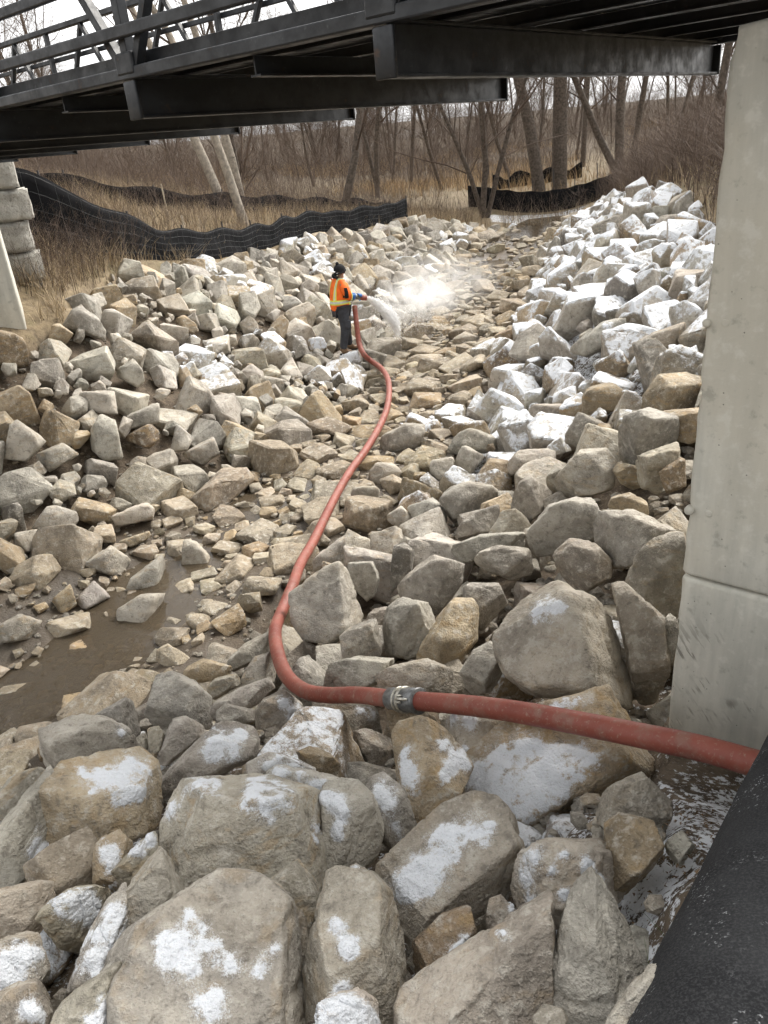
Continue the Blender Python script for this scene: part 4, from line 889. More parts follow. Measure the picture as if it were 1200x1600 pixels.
# ------------------------------------------------------------------ silt fences
def fence(name, label, base, tops, posts, wire=True, sag=.05, ph=.12, seed=0, sink=.15, height=.85):
    base = np.asarray(base, float); st = spline(np.c_[base, np.zeros(len(base))], .11)[:, :2]
    arc = np.r_[0, np.cumsum(np.linalg.norm(np.diff(st, axis=0), axis=1))]; L = arc[-1]
    gzb = ground_z(st[:, 0], st[:, 1]); pk = np.linspace(0, L, posts); po_ = np.minimum.reduce([np.abs(arc-p) for p in pk]); half = L/(posts-1)/2
    if tops is not None:
        tz = np.interp(arc, np.linspace(0, L, len(tops)) if not isinstance(tops, dict) else 0, tops)
    else: tz = gzb+height
    rr = np.random.default_rng(seed); tz = tz - sag*ss(0, half, po_)*(.6+.8*np.interp(arc, np.linspace(0, L, 12), rr.random(12)))
    T = np.gradient(st, axis=0); T /= np.linalg.norm(T, axis=1)[:, None]; Nn = np.c_[-T[:, 1], T[:, 0]]
    root = empty(name, (st[0, 0], st[0, 1], gzb[0])); tag(root, label, 'fence', 'black silt fences'); ro = np.array(root.location)
    rows = 9; V = []
    for j in range(rows):
        f = j/(rows-1); z = gzb-sink + (tz-gzb+sink)*f
        w = .075*fbm(np.stack([arc*.9, np.full_like(arc, f*1.5), np.full_like(arc, seed)], 1), 3)*math.sin(math.pi*min(f*1.1, 1))*1.6 + .006*np.sin(arc*7+f*4)*(1-f)
        V.append(np.c_[st[:, 0]+Nn[:, 0]*w, st[:, 1]+Nn[:, 1]*w, z])
    n = len(st); A = np.concatenate(V); B = A + np.tile(np.c_[Nn*.004, np.zeros(n)], (rows, 1)); F = []
    for j in range(rows-1):
        for i in range(n-1):
            a, b, c, d = j*n+i, j*n+i+1, (j+1)*n+i+1, (j+1)*n+i; F.append((a, b, c, d)); k = rows*n; F.append((k+d, k+c, k+b, k+a))
    for i in range(n-1): a, b = (rows-1)*n+i, (rows-1)*n+i+1; F.append((a, b, b+rows*n, a+rows*n))
    obj('fabric', np.r_[A, B]-ro, F, M['fabric'], root)
    side = -np.sign((EYE[:2]-st[n//2])@Nn[n//2])*-1
    for p in pk:
        i = int(np.argmin(np.abs(arc-p))); x, y = st[i]+Nn[i]*(.03*-side); lean = rr.normal()*.02
        b = MB(); b.bar((x, y, gzb[i]-.3), (x+lean, y+lean, tz[i]+ph*rr.uniform(.4, 1.3)), .035, .035, up=(1, 0, 0), bev=.003); V_, F_ = b.arrays(); obj('post', V_-ro, F_, M['post'], root)
    if wire:
        Vw, Fw, mo = [], [], 0
        def addw(P):
            nonlocal mo
            a, b = sweep(P, .0024, 3, False); Vw.append(a); Fw.extend([tuple(i+mo for i in f) for f in b]); mo += len(a)
        for f in np.linspace(.15, .95, 5):
            z = gzb + (tz-gzb)*f; j = f*(rows-1); j0 = int(j); Q = V[j0]*(1-(j-j0)) + V[min(j0+1, rows-1)]*(j-j0)
            addw(np.c_[Q[:, 0]+Nn[:, 0]*side*.035, Q[:, 1]+Nn[:, 1]*side*.035, z][::2])
        for p in np.arange(.05, L, .26):
            i = int(np.argmin(np.abs(arc-p))); Q = np.array([V[j][i] for j in range(rows)]); Q[:, :2] += Nn[i]*side*.035; Q[:, 2] = np.maximum(Q[:, 2], gzb[i]); addw(Q[1:])
        obj('wire_mesh', np.concatenate(Vw)-ro, Fw, M['wire'], root)
    return root
FB = [(-8.0, 12.6), (-7.2, 13.6), (-5.9, 14.6), (-5.1, 15.4), (-4.5, 16.4), (-4.05, 17.5), (-3.5, 19.1), (-2.85, 21.0), (-2.1, 23.0), (-1.35, 25.0), (.1, 27.8), (1.2, 29.8), (2.0, 31.2)]
TOPX = [-60, 35, 70, 110, 160, 215, 250, 300, 345, 400, 440, 470, 520, 555, 580, 620, 660, 700]; TOPY = [215, 248, 272, 292, 315, 340, 352, 358, 355, 351, 349, 338, 331, 323, 317, 323, 333, 340]
fs = spline(np.c_[np.array(FB), np.zeros(len(FB))], .11)[:, :2]; fa = np.r_[0, np.cumsum(np.linalg.norm(np.diff(fs, axis=0), axis=1))]
tl = []
for s in np.linspace(0, fa[-1], 40):
    x = np.interp(s, fa, fs[:, 0]); y = np.interp(s, fa, fs[:, 1]); gz0 = ground_z([x], [y])[0]; px = project((x, y, gz0+.8))[0]; tl.append(np.clip(vz(x, y, np.interp(px, TOPX, TOPY)), gz0+.7, gz0+1.6))
fence('silt_fence', 'long black silt fence with wire mesh running along the grassy bank above the stones', FB, tl, 13, True, .10, .1, 1)
fence('silt_fence', 'upper black silt fence across the weedy slope behind the long fence', [(-12.5, 21.5), (-9, 23), (-6, 25.2), (-3.5, 28.0), (-1.2, 31.5), (1.6, 35.5)], None, 9, False, .16, .1, 2, height=.62)
fence('silt_fence', 'low black silt fence with tall stakes closing the stream upstream', [(5.8, 41.8), (8, 40.7), (10.5, 40.4), (13, 40.6)], None, 8, False, .06, .75, 3, height=1.0)
fence('silt_fence', 'small black silt fence in the tan grass behind the stream fence', [(8.2, 48.5), (10.5, 49.2), (13.5, 48.8)], None, 4, False, .3, .1, 4)
for x, y, h_, lab in ((at(284, 330, 20)[0], at(284, 330, 20)[1], .8, 'thin pale wooden stake in the weeds behind the long fence'), (at(244, 240, 24)[0], at(244, 240, 24)[1], .9, 'pale wooden stake by the upper fence')):
    gz0 = ground_z([x], [y])[0]; o = MB().bar((x, y, gz0-.2), (x-.03, y, gz0+h_), .035, .03, up=(0, 1, 0)).build('wooden_stake', M['stake'], loc=(x, y, gz0-.2)); tag(o, lab, 'stake')

# ------------------------------------------------------------------ hose
hose = empty('discharge_hose', HP[HOSE_SPLIT]); tag(hose, 'long red rubber discharge hose winding over the stones to the worker', 'hose'); ho = np.array(hose.location)
sp = spline(HP, .035); kc = int(np.argmin(np.linalg.norm(sp-(HP[HOSE_SPLIT]+HP[HOSE_SPLIT+1])/2, axis=1)))
def hosetube(P, r_, name):
    n = len(P); rad = r_*(1+.015*fbm(P*3, 2)+.01*fbm(P*14, 2)); V, F = sweep(P, rad, 18); return obj(name, V-ho, F, M['hose'], hose)
hosetube(sp[:kc-1], .0535, 'hose_section'); hosetube(sp[kc+1:], .0525, 'hose_section')
# cam-lock coupling between the two lengths
cp = sp[max(kc-6, 0):kc+7]; cdir = cp[-1]-cp[0]; cdir /= np.linalg.norm(cdir); cm = (cp[0]+cp[-1])/2
def cyl(a, b, r_, name, mat, par, r2=None):
    P = [cm+cdir*a, cm+cdir*(a+.004), cm+cdir*(b-.004), cm+cdir*b]; r2 = r2 or r_; V, F = sweep(P, [r_*.94, r_, r2, r2*.94], 24); return obj(name, V-ho, F, M[mat], par)
cpl = cyl(.0, .13, .066, 'coupling', 'clamp', hose, .064)
cyl(-.115, .0, .071, 'coupling_body', 'clamp', cpl); cyl(-.012, .012, .078, 'ring', 'lever', cpl); cyl(.03, .045, .075, 'ring', 'lever', cpl); cyl(-.125, -.112, .075, 'ring', 'clamp', cpl)
side = np.cross(cdir, (0, 0, 1)); side /= np.linalg.norm(side); upv = np.cross(side, cdir)
tocam = EYE-cm; tocam -= cdir*(tocam@cdir); tocam /= np.linalg.norm(tocam)
for k, w in ((0, tocam), (1, -tocam)):
    t2 = np.cross(cdir, w)
    V, F = sweep([cm+cdir*-.02+w*.085, cm+cdir*-.045+w*.093, cm+cdir*-.085+w*.086, cm+cdir*-.105+w*.078], [.008, .010, .009, .006], 8); obj('lever', V-ho, F, M['lever'], cpl)
    for s2 in (-.018, .018): V, F = sweep([cm+cdir*-.012+w*.07+t2*s2, cm+cdir*-.03+w*.088+t2*s2, cm+cdir*-.05+w*.074+t2*s2], .006, 6); obj('lever_lug', V-ho, F, M['lever'], cpl)
a_ = HAND - (NOZ-HAND)*.25
V, F = sweep([HP[-1]*.35+a_*.65, a_+(NOZ-HAND)*.05, HAND, HAND+(NOZ-HAND)*.55], [.055, .055, .05, .045], 14); nz = obj('nozzle', V-ho, F, M['clamp'], hose)
V, F = sweep([HAND+(NOZ-HAND)*.5, HAND+(NOZ-HAND)*.7, NOZ], [.05, .056, .052], 14); obj('nozzle_tip', V-ho, F, M['hose'], nz)

# ------------------------------------------------------------------ fabric tube by the eye
E1, E2 = at(1215, 1100, 3.3), at(980, 1615, 2.05); ax_ = (E2-E1)/np.linalg.norm(E2-E1); mid = (E1+E2)/2; vd = (mid-EYE)/np.linalg.norm(mid-EYE); sdv = np.cross(ax_, vd); sdv /= np.linalg.norm(sdv)
if sdv@CX < 0: sdv = -sdv
rad_ = .27; c1 = E1 - ax_*1.2 + sdv*rad_; c2 = E2 + ax_*1.3 + sdv*rad_
P = np.array([c1+(c2-c1)*t for t in np.linspace(0, 1, 90)]); P += sdv*(.012*np.sin(np.linspace(0, 7, 90)))[:, None]
V, F = sweep(P, rad_*np.ones(90), 48); N = (V[:90*48]-np.repeat(P, 48, 0))/rad_; V[:90*48] += N*(.012*fbm(V[:90*48]*2.2, 3)+.004*fbm(V[:90*48]*9, 2))[:, None]
so = obj('filter_sock', V, F, M['sock'], loc=(mid[0], mid[1], mid[2]-rad_)); tag(so, 'charcoal geotextile-wrapped tube slanting across the bottom corner', 'fabric tube')
# ------------------------------------------------------------------ worker
def skin_mesh(joints, edges, root=0, sub=2):
    """joints: (x, y, z, rx, ry) ; grown with a Skin modifier, returns vertex and face lists"""
    me = bpy.data.meshes.new('tmp'); me.from_pydata([j[:3] for j in joints], edges, []); ob = bpy.data.objects.new('tmp', me); COL.objects.link(ob)
    m = ob.modifiers.new('s', 'SKIN'); m.use_smooth_shade = True
    for i, j in enumerate(joints): me.skin_vertices[0].data[i].radius = (j[3], j[4]); me.skin_vertices[0].data[i].use_root = (i == root)
    s = ob.modifiers.new('d', 'SUBSURF'); s.levels = sub; s.render_levels = sub
    dg = bpy.context.evaluated_depsgraph_get(); ev = ob.evaluated_get(dg).to_mesh()
    V = np.array([v.co[:] for v in ev.vertices]); F = [list(p.vertices) for p in ev.polygons]
    bpy.data.objects.remove(ob); bpy.data.meshes.remove(me); return V, F
yaw = math.radians(24); WX = np.array([math.cos(yaw), math.sin(yaw), 0]); WY = np.array([-math.sin(yaw), math.cos(yaw), 0]); WM = np.array([WX, WY, (0, 0, 1.)])
def tol(P): return (np.asarray(P)-WORK)@WM.T            # world point to the worker's own axes
hand = tol(HAND); HZ = hand[2]
hx, hy = hand[0], hand[1]
legs = [(0, 0, .93, .15, .12), (.0, -.10, .88, .095, .10), (.0, -.125, .50, .070, .070), (-.10, -.13, .09, .056, .06), (.03, -.12, .05, .05, .055), (.01, .10, .88, .095, .10), (.13, .12, .52, .070, .070), (.16, .13, .09, .056, .06)]
torso = [(0, 0, 1.08, .15, .115), (.02, 0, 1.30, .165, .125), (.035, 0, 1.41, .13, .10), (.055, 0, 1.49, .058, .058)]
rel = np.array([hx-.10, hy-.03, HZ-.0]); lel = np.array([hx-.02, hy+.02, HZ+.03])
rarm = [(.03, -.19, 1.385, .078, .075), (.085, -.275, 1.15, .06, .06), (rel[0]-.02, rel[1]-.02, rel[2]-.01, .042, .042)]
larm = [(.03, .19, 1.385, .078, .075), (.14, .25, 1.14, .06, .06), (lel[0]-.09, lel[1]+.05, lel[2], .042, .042)]
def th(js, k): return [(x, y, z, a*k, b*k) for x, y, z, a, b in js]
# body: one continuous figure under the clothes
head = [(.07, 0, 1.525, .062, .062), (.085, 0, 1.585, .088, .08), (.08, 0, 1.65, .076, .07), (.137, 0, 1.54, .037, .032), (.172, 0, 1.58, .018, .017)]
J = [legs[0]] + torso + head; J = th(J, .86)
E_ = [(0, 1), (1, 2), (2, 3), (3, 4), (4, 5), (5, 6), (6, 7), (5, 8), (6, 9)]
def chain(js, root_i, k=.8):
    global J, E_
    p = root_i
    for j in th(js, k): J.append(j); E_.append((p, len(J)-1)); p = len(J)-1
    return p
chain(legs[1:4]+[(-.04, -.13, .05, .04, .04), (.04, -.135, .035, .035, .03)], 0); chain(legs[5:8]+[(.22, .135, .05, .04, .04), (.30, .14, .035, .035, .03)], 0)
ra = chain(rarm, 3); la = chain(larm, 3)
def fingers(tip, n0, fwd, k):
    """five curled fingers rooted in the palm"""
    up = np.array([0, 0, 1.]); sidev = np.cross(up, fwd)
    for q_, (o_, L) in enumerate(((.030, .072), (.010, .080), (-.010, .075), (-.029, .060))):
        b = tip + fwd*o_ + up*.02; pts = [b, b+up*.028*(L/.08)+sidev*k*.035, b+up*.0+sidev*k*.062, b-up*.030+sidev*k*.045]; p = n0
        for pt in pts: J.append((*pt, .0095, .0095)); E_.append((p, len(J)-1)); p = len(J)-1
    b = tip + fwd*.035 - up*.012; p = n0
    for pt in (b, b+fwd*.03+sidev*k*.018, b+fwd*.045+sidev*k*.045): J.append((*pt, .0105, .0105)); E_.append((p, len(J)-1)); p = len(J)-1
fx3 = np.array([1., 0, 0])
V, F = skin_mesh(J, E_, 0, 2)
person = obj('person', WORK+V@WM, F, M['skin'], loc=WORK); tag(person, 'worker in orange hi-vis jacket and black beanie spraying the stones from a hose', 'person')
pl_ = np.array(person.location)
def wear(name, V, F, mat, par=person, smooth=True): return obj(name, np.asarray(V)@WM, F, M[mat], par, smooth)
# jacket
J = [(0, 0, .84, .225, .20), (0, 0, .96, .22, .195), (.0, 0, 1.12, .215, .185), (.01, 0, 1.30, .22, .185), (.035, 0, 1.42, .165, .14), (.055, 0, 1.49, .11, .105)]; E_ = [(i, i+1) for i in range(5)]
chain(rarm, 3, 1.36); chain(larm, 3, 1.36); JV, JF = skin_mesh(J, E_, 0, 2)
w_ = .012*fbm(JV*7, 3); JV = JV*(1+w_[:, None]*.9); jk = wear('jacket', JV, JF, 'orange')
def band(name, test, cuts, mat, off):
    bm = bmesh.new(); vs = [bm.verts.new(p) for p in JV]
    for f in JF:
        try: bm.faces.new([vs[i] for i in f])
        except ValueError: pass
    for co, no in cuts: bmesh.ops.bisect_plane(bm, geom=bm.verts[:]+bm.edges[:]+bm.faces[:], plane_co=co, plane_no=no)
    bm.normal_update(); bmesh.ops.delete(bm, geom=[f for f in bm.faces if not test(f.calc_center_median(), f.normal)], context='FACES')
    for v in bm.verts: v.co += v.normal*off
    bm.verts.index_update(); V = np.array([v.co[:] for v in bm.verts]); F = [[x.index for x in f.verts] for f in bm.faces]; bm.free()
    if len(F): return wear(name, V, F, mat, jk)
tor = lambda c: abs(c.y) < .24 and c.x < .2
cz = lambda *z: [((0, 0, q_), (0, 0, 1)) for q_ in z]; cyp = lambda *y: [((0, q_, 0), (0, 1, 0)) for q_ in y]
band('yellow_tape', lambda c, n: 1.00 < c.z < 1.09 and tor(c), cz(1.00, 1.09), 'yellow', .006); band('silver_tape', lambda c, n: 1.025 < c.z < 1.065 and tor(c), cz(1.025, 1.065), 'silver', .009)
for y0 in (-.135, .075):
    band('yellow_tape', lambda c, n: y0 < c.y < y0+.06 and c.z > 1.09 and n.x < .3, cyp(y0, y0+.06)+cz(1.09), 'yellow', .006); band('silver_tape', lambda c, n: y0+.018 < c.y < y0+.042 and c.z > 1.09 and n.x < .3, cyp(y0+.018, y0+.042)+cz(1.09), 'silver', .009)
band('side_panel', lambda c, n: 1.13 < c.z < 1.33 and c.y < -.10 and .0 < c.x < .065, [((.0, 0, 0), (1, 0, 0)), ((.065, 0, 0), (1, 0, 0))]+cz(1.13, 1.33), 'knit', .004)
band('cuff_tape', lambda c, n: hx-.20 < c.x < hx-.13 and c.y < 0, [((hx-.20, 0, 0), (1, 0, 0)), ((hx-.13, 0, 0), (1, 0, 0))], 'yellow', .006)
# trousers
J = [(0, 0, .93, .165, .14)]; E_ = []; chain(legs[1:4], 0, 1.38); chain(legs[5:8], 0, 1.38); TV, TF = skin_mesh(J, E_, 0, 2); TV *= (1+.03*fbm(TV*9, 3))[:, None]; TV[:, 2] = np.maximum(TV[:, 2], .06); tr_ = wear('trousers', TV, TF, 'trouser')
m = MB().box((.03, -.205, .60), (.07, .02, .085), None, .012); V, F = m.arrays(); wear('cargo_pocket', V, F, 'trouser', tr_)
for x0, y0 in ((-.10, -.13), (.16, .13)):
    V, F = skin_mesh([(x0, y0, .16, .062, .066), (x0, y0, .07, .062, .066), (x0-.035, y0, .045, .05, .045), (x0+.08, y0-.005, .05, .055, .045), (x0+.19, y0-.01, .04, .045, .035)], [(0, 1), (1, 2), (1, 3), (3, 4)], 1, 2); V[:, 2] = np.maximum(V[:, 2], .0); bt = wear('boot', V, F, 'boot')
    m = MB().box((x0+.075, y0-.005, .012), (.145, .052, .014), None, .01); V, F = m.arrays(); wear('sole', V, F, 'knit', bt)
# knitted hat with a bobble, hood at the nape
D, F3 = ICO[3]; hv = D*np.array([.125, .105, .118]); hv = hv[:, :]; hv = np.where(D[:, 2:3] < -.35, hv*np.array([1, 1, 0])+np.array([0, 0, -.35*.118]), hv); hv *= (1+.02*fbm(D*6, 2))[:, None]
hat = wear('beanie', hv@np.array([[.96, 0, -.26], [0, 1, 0], [.26, 0, .96]])+np.array([.065, 0, 1.64]), F3, 'knit')
V, F = sweep([(.065+.118*math.cos(a), .100*math.sin(a), 1.60+.03*math.cos(a)) for a in np.linspace(0, 2*math.pi, 29)], .018, 8, False); wear('folded_brim', V, F, 'knit', hat)
wear('bobble', D*.034*(1+.12*fbm(D*5, 2))[:, None]+np.array([.03, 0, 1.765]), F3, 'knit', hat)
V, F = skin_mesh([(-.03, -.05, 1.52, .075, .08), (-.085, 0, 1.46, .07, .10), (-.03, .05, 1.52, .075, .08)], [(0, 1), (1, 2)], 1, 2); wear('hood', V, F, 'knit', jk)
for s2 in (-1, 1):
    wear('eye', ICO[1][0]*.012+np.array([.152, s2*.032, 1.595]), ICO[1][1], 'knit'); wear('ear', ICO[2][0]*np.array([.022, .010, .032])+np.array([.085, s2*.083, 1.575]), ICO[2][1], 'skin')
# gloves: palm, four fingers and thumb closed round the nozzle pipe
nd = (tol(NOZ)-tol(HAND)); nd /= np.linalg.norm(nd)
def glove(c, sgn, wrist):
    global J, E_
    up = np.cross(nd, (0, 1., 0)); up /= np.linalg.norm(up); sv = np.array([0, sgn*1.0, 0]); R_ = .062
    J = [(*(c+sv*R_), .030, .034), (*((c+sv*R_)*.55+np.array(wrist)*.45), .028, .030), (*wrist, .034, .036)]; E_ = [(0, 1), (1, 2)]
    for q_, (o_, L) in enumerate(((.036, .92), (.013, 1.0), (-.011, .95), (-.034, .8))):
        p = 0
        for a in (35, 80, 130, 175):
            a = math.radians(a*L); pt = c + nd*o_ + (sv*math.cos(a)+up*math.sin(a))*(R_+.004); J.append((*pt, .0115, .0115)); E_.append((p, len(J)-1)); p = len(J)-1
    p = 0
    for a in (-30, -75, -115):
        a = math.radians(a); pt = c + nd*.03 + (sv*math.cos(a)+up*math.sin(a))*(R_+.004); J.append((*pt, .013, .013)); E_.append((p, len(J)-1)); p = len(J)-1
    V, F = skin_mesh(J, E_, 0, 1); wear('glove', V, F, 'glove')
glove(np.array([hx, hy, HZ])-nd*.03, -1, rarm[2][:3]); glove(np.array([hx, hy, HZ])+nd*.10, 1, larm[2][:3])

# ------------------------------------------------------------------ jet and mist
def mat_spray(name, dens, kind):
    t = NT(name); t.t.nodes.remove(t.out); t.out = t.n('ShaderNodeOutputMaterial'); tc = t.n('ShaderNodeTexCoord').outputs['Object']
    ln = t.n('ShaderNodeVectorMath', operation='LENGTH'); t.put(ln.inputs[0], tc)
    n = t.noise(3.0 if kind == 'mist' else 6, 4, .6, vec=t.pos())
    d = t.math('MULTIPLY', t.ramp(ln.outputs['Value'], 1.0, .15), t.ramp(n, .32, .70))
    if kind == 'jet':
        sep = t.n('ShaderNodeSeparateXYZ'); t.put(sep.inputs[0], tc); rr_ = t.math('SQRT', t.math('ADD', t.math('MULTIPLY', sep.outputs[1], sep.outputs[1]), t.math('MULTIPLY', sep.outputs[2], sep.outputs[2])))
        d = t.ramp(rr_, 1.0, .1)
    v = t.n('ShaderNodeVolumePrincipled'); v.inputs['Color'].default_value = (.97, .97, .97, 1); t.put(v.inputs['Density'], t.math('MULTIPLY', d, dens)); v.inputs['Anisotropy'].default_value = .2
    t.t.links.new(v.outputs[0], t.out.inputs['Volume']); return t.m
LAND = at(622, 506, WR+.25); D4, F4 = ICO[3]
def mist(c, half, dens, name, label):
    me = mesh_from(name, D4, F4); me.materials.append(mat_spray(name, dens, 'mist')); o = link(name, me, None, c); o.scale = half; tag(o, label, 'spray', kind='stuff'); return o
mist(at(655, 468, WR+.8), (1.1, .7, .6), 2.2, 'water_mist', 'white cloud of water mist where the jet strikes the stones')
mist(at(690, 440, WR+2.2), (1.7, 1.6, .8), .7, 'water_mist', 'thin veil of drifting mist above the stream bed')
# jet: a widening bundle of fine droplets along the thrown curve
rj = np.random.default_rng(8); n = 7000; t = rj.random(n)**.8; v0 = LAND-NOZ
def jet(t): return NOZ + np.outer(t, v0) + np.outer(t*(1-t), np.array([0, 0, .28]))
C_ = jet(t); spr = .02+.19*t; sidej = np.cross(v0, (0, 0, 1)); sidej /= np.linalg.norm(sidej)
C_ += sidej*(rj.normal(size=n)*spr*.5)[:, None] + np.array([0, 0, 1])*(rj.normal(size=n)*spr*.6 - .06*t)[:, None]
k = 2500; C2 = LAND + rj.normal(size=(k, 3))*np.array([.38, .3, .18]) + np.array([.25, .2, .12])
Cd = np.r_[C_, C2]; sz_ = np.r_[.0022+.0045*rj.random(n), .002+.004*rj.random(k)]; Dr, Fr = ICO[0]
dirn = v0/np.linalg.norm(v0); Vd = (Cd[:, None]+Dr[None]*sz_[:, None, None] + dirn[None, None]*((Dr@dirn)[None, :, None]*sz_[:, None, None]*np.r_[np.full(n, 4.0), np.full(k, .3)][:, None, None])).reshape(-1, 3)
Fd = (Fr[None]+np.arange(len(Cd))[:, None, None]*len(Dr)).reshape(-1, 3)
tw = NT('white_water'); wsh = tw.bsdf((.95, .95, .95), .4); M['white_water'] = tw.done(wsh)
o = obj('water_jet', Vd, Fd, M['white_water']); tag(o, 'white jet of water shooting from the hose nozzle', 'water jet', kind='stuff')
# ------------------------------------------------------------------ trees
def segs_mesh(segs, n):
    """tapered n-sided tubes for all segments (p, q, rp, rq)"""
    s = np.array(segs); p, q, a, b = s[:, :3], s[:, 3:6], s[:, 6], s[:, 7]; d = q-p; d /= np.linalg.norm(d, axis=1)[:, None]+1e-9
    h = np.where(np.abs(d[:, 2:3]) < .9, np.array([[0, 0, 1.]]), np.array([[1., 0, 0]])); x = np.cross(d, h); x /= np.linalg.norm(x, axis=1)[:, None]; y = np.cross(d, x)
    th_ = np.arange(n)*2*math.pi/n; c, sn2 = np.cos(th_)[None, :, None], np.sin(th_)[None, :, None]
    ring = x[:, None]*c+y[:, None]*sn2; V = np.concatenate([p[:, None]+ring*a[:, None, None], q[:, None]+ring*b[:, None, None]], 1).reshape(-1, 3)
    j = np.arange(n); f = np.stack([j, (j+1) % n, n+(j+1) % n, n+j], 1); F = (f[None]+(np.arange(len(s))*2*n)[:, None, None]).reshape(-1, 4); return V, F
def grow(r, h, r0, lean=(0, 0), forks=1, bushy=1.0, first=.3):
    trunk, br = [], []
    def limb(p, d, L, rad, lev):
        n = (5, 4, 3, 3)[min(lev, 3)]; st = L/n
        for i in range(n):
            d = d + r.normal(size=3)*(.07, .16, .22, .28)[min(lev, 3)] + np.array([0, 0, (.0, .06, .05, .0)[min(lev, 3)]]); d = d/np.linalg.norm(d); q_ = p+d*st; ra2 = rad*(1-.62*(i+1)/n) if lev else rad*(1-.6*(i+1)/n); ra1 = rad*(1-.62*i/n) if lev else rad*(1-.6*i/n)
            (trunk if lev == 0 else br).append((*p, *q_, max(ra1, .004), max(ra2, .003)))
            if lev < 3 and (lev > 0 or (i+1)/n > first):
                for _ in range(int(r.poisson((2.2, 1.9, 1.7)[lev]*bushy))):
                    a = r.normal(size=3); a -= d*(a@d); a /= np.linalg.norm(a); dd = d*r.uniform(.35, .9)+a*r.uniform(.5, .95)+np.array([0, 0, .15]); dd /= np.linalg.norm(dd)
                    limb(p+d*st*r.random(), dd, L*r.uniform(.28, .5), ra2*r.uniform(.24, .45), lev+1)
            p = q_
    for k in range(forks):
        a = k*2.4+r.random(); sp_ = .0 if forks == 1 else .22
        limb(np.array([.12*k, .05*k, -.2]), np.array([lean[0]+sp_*math.cos(a), lean[1]+sp_*math.sin(a), 1.0]), h*(1 if k == 0 else r.uniform(.8, .95)), r0*(1 if k == 0 else .8), 0)
    return trunk, br
def tree(name, label, x, y, h, r0, seed, lean=(0, 0), forks=1, bushy=1.0, first=.3, mat='bark', group='bare trees behind the stream'):
    r = np.random.default_rng(seed); tk, br = grow(r, h, r0, lean, forks, bushy, first); z = ground_z([x], [y])[0]
    root = empty(name, (x, y, z)); tag(root, label, 'tree', group); V, F = segs_mesh(tk, 9); obj('trunk', V, F, M[mat], root)
    if br: V, F = segs_mesh(br, 3); obj('crown', V, F, M['twig'], root, attrs={'shade': np.random.default_rng(seed).random(len(V)//6).repeat(6)*.8})
    return root
TREES = [(846, 296, 44, 15, .33, 0, 0, 1, 'thick grey tree trunk, first of the twin trunks above the tan grass'), (874, 294, 45, 16, .42, .01, 0, 1, 'thickest grey trunk, second of the twin trunks above the tan grass'),
 (752, 306, 40, 11, .16, -.04, 0, 3, 'clump of slim dark stems beside the twin trunks'), (968, 268, 46, 13, .26, -.28, .05, 2, 'forked tree leaning away from the twin trunks'), (985, 270, 48, 12, .18, .18, 0, 1, 'slim tree growing out beside the forked leaning tree'),
 (1098, 235, 34, 12, .17, -.02, 0, 1, 'dark trunk just behind the top of the concrete wall'), (530, 300, 33, 10, .17, .38, .1, 1, 'bent tree leaning over the upper fence'), (800, 275, 55, 12, .14, -.3, 0, 1, 'thin leaning tree between the slim clump and the twin trunks'),
 (585, 255, 50, 13, .16, .05, 0, 2, 'slim tree behind the bent leaning tree'), (690, 270, 55, 12, .13, -.25, 0, 1, 'thin slanting tree over the tan meadow'), (640, 262, 60, 13, .15, .1, 0, 1, 'thin upright tree at the meadow edge'),
 (910, 262, 62, 14, .2, .1, 0, 1, 'grey tree at the far side of the tan grass'), (1045, 255, 50, 11, .14, .1, 0, 2, 'small forked tree above the snowy bank brush')]
for i, (px, py, R0, h, r0, lx, ly, fk, lab) in enumerate(TREES):
    d = ray(px, py); d2 = d[:2]/np.linalg.norm(d[:2]); x, y = d2*R0; tree('bare_tree', lab, x, y, h*1.15, r0, 400+i, (lx, ly), fk, 1.45, .55 if i < 2 else .3)
tree('bare_tree', 'pale leaning trunk standing in the weeds behind the long fence', *at(377, 296, 24)[:2], 9, .14, 451, (-.12, .03), 1, .8, .45, 'palebark')
tree('bare_tree', 'pale slanting trunk farther up the weedy slope', *at(345, 270, 28)[:2], 9, .17, 452, (-.30, .03), 1, .8, .45, 'palebark')
tree('bare_tree', 'greyish trunk between the two pale trunks', *at(368, 250, 34)[:2], 10, .2, 453, (.02, 0), 1, .8, .4, 'palebark')
# the far wood: copies of a few bare trees, each standing on its own
protos = []
for i in range(7):
    r = np.random.default_rng(700+i); tk, br = grow(r, 10+3*r.random(), .08+.06*r.random(), (r.normal()*.08, r.normal()*.08), 1+(i % 3 == 0), 1.55, .15); V, F = segs_mesh(tk, 6); a = mesh_from('trunk', V, F); a.materials.append(M['bark']); V, F = segs_mesh(br, 3); b = mesh_from('crown', V, F, attrs={'shade': r.random(len(V)//6).repeat(6)*.9}); b.materials.append(M['twig']); protos.append((a, b))
rt = np.random.default_rng(15); cnt = 0; FAR = []
for k in range(4000):
    if cnt >= 100: break
    x, y = rt.uniform(-75, 75), rt.uniform(24, 150); az = math.degrees(math.atan2(x, y))
    if not -30 < az < 28 or rt.random() > min(1, y/70) or (az < -12 and rt.random() < .5): continue
    if -3 < x < 24 and y < 62: continue
    if x > 0 and y < 38: continue
    if x < 0 and y < 34 and x > -9: continue
    a, b = protos[cnt % 7]; z = ground_z([x], [y])[0]; root = empty('bare_tree', (x, y, z)); s = rt.uniform(.75, 1.3); root.scale = (s, s, s*rt.uniform(.85, 1.15)); root.rotation_euler.z = rt.uniform(0, 6.28); link('trunk', a, root); link('crown', b, root)
    FAR.append((root, project((x, y, z+3))[0], cnt % 7 % 3 == 0)); cnt += 1
zt = {}
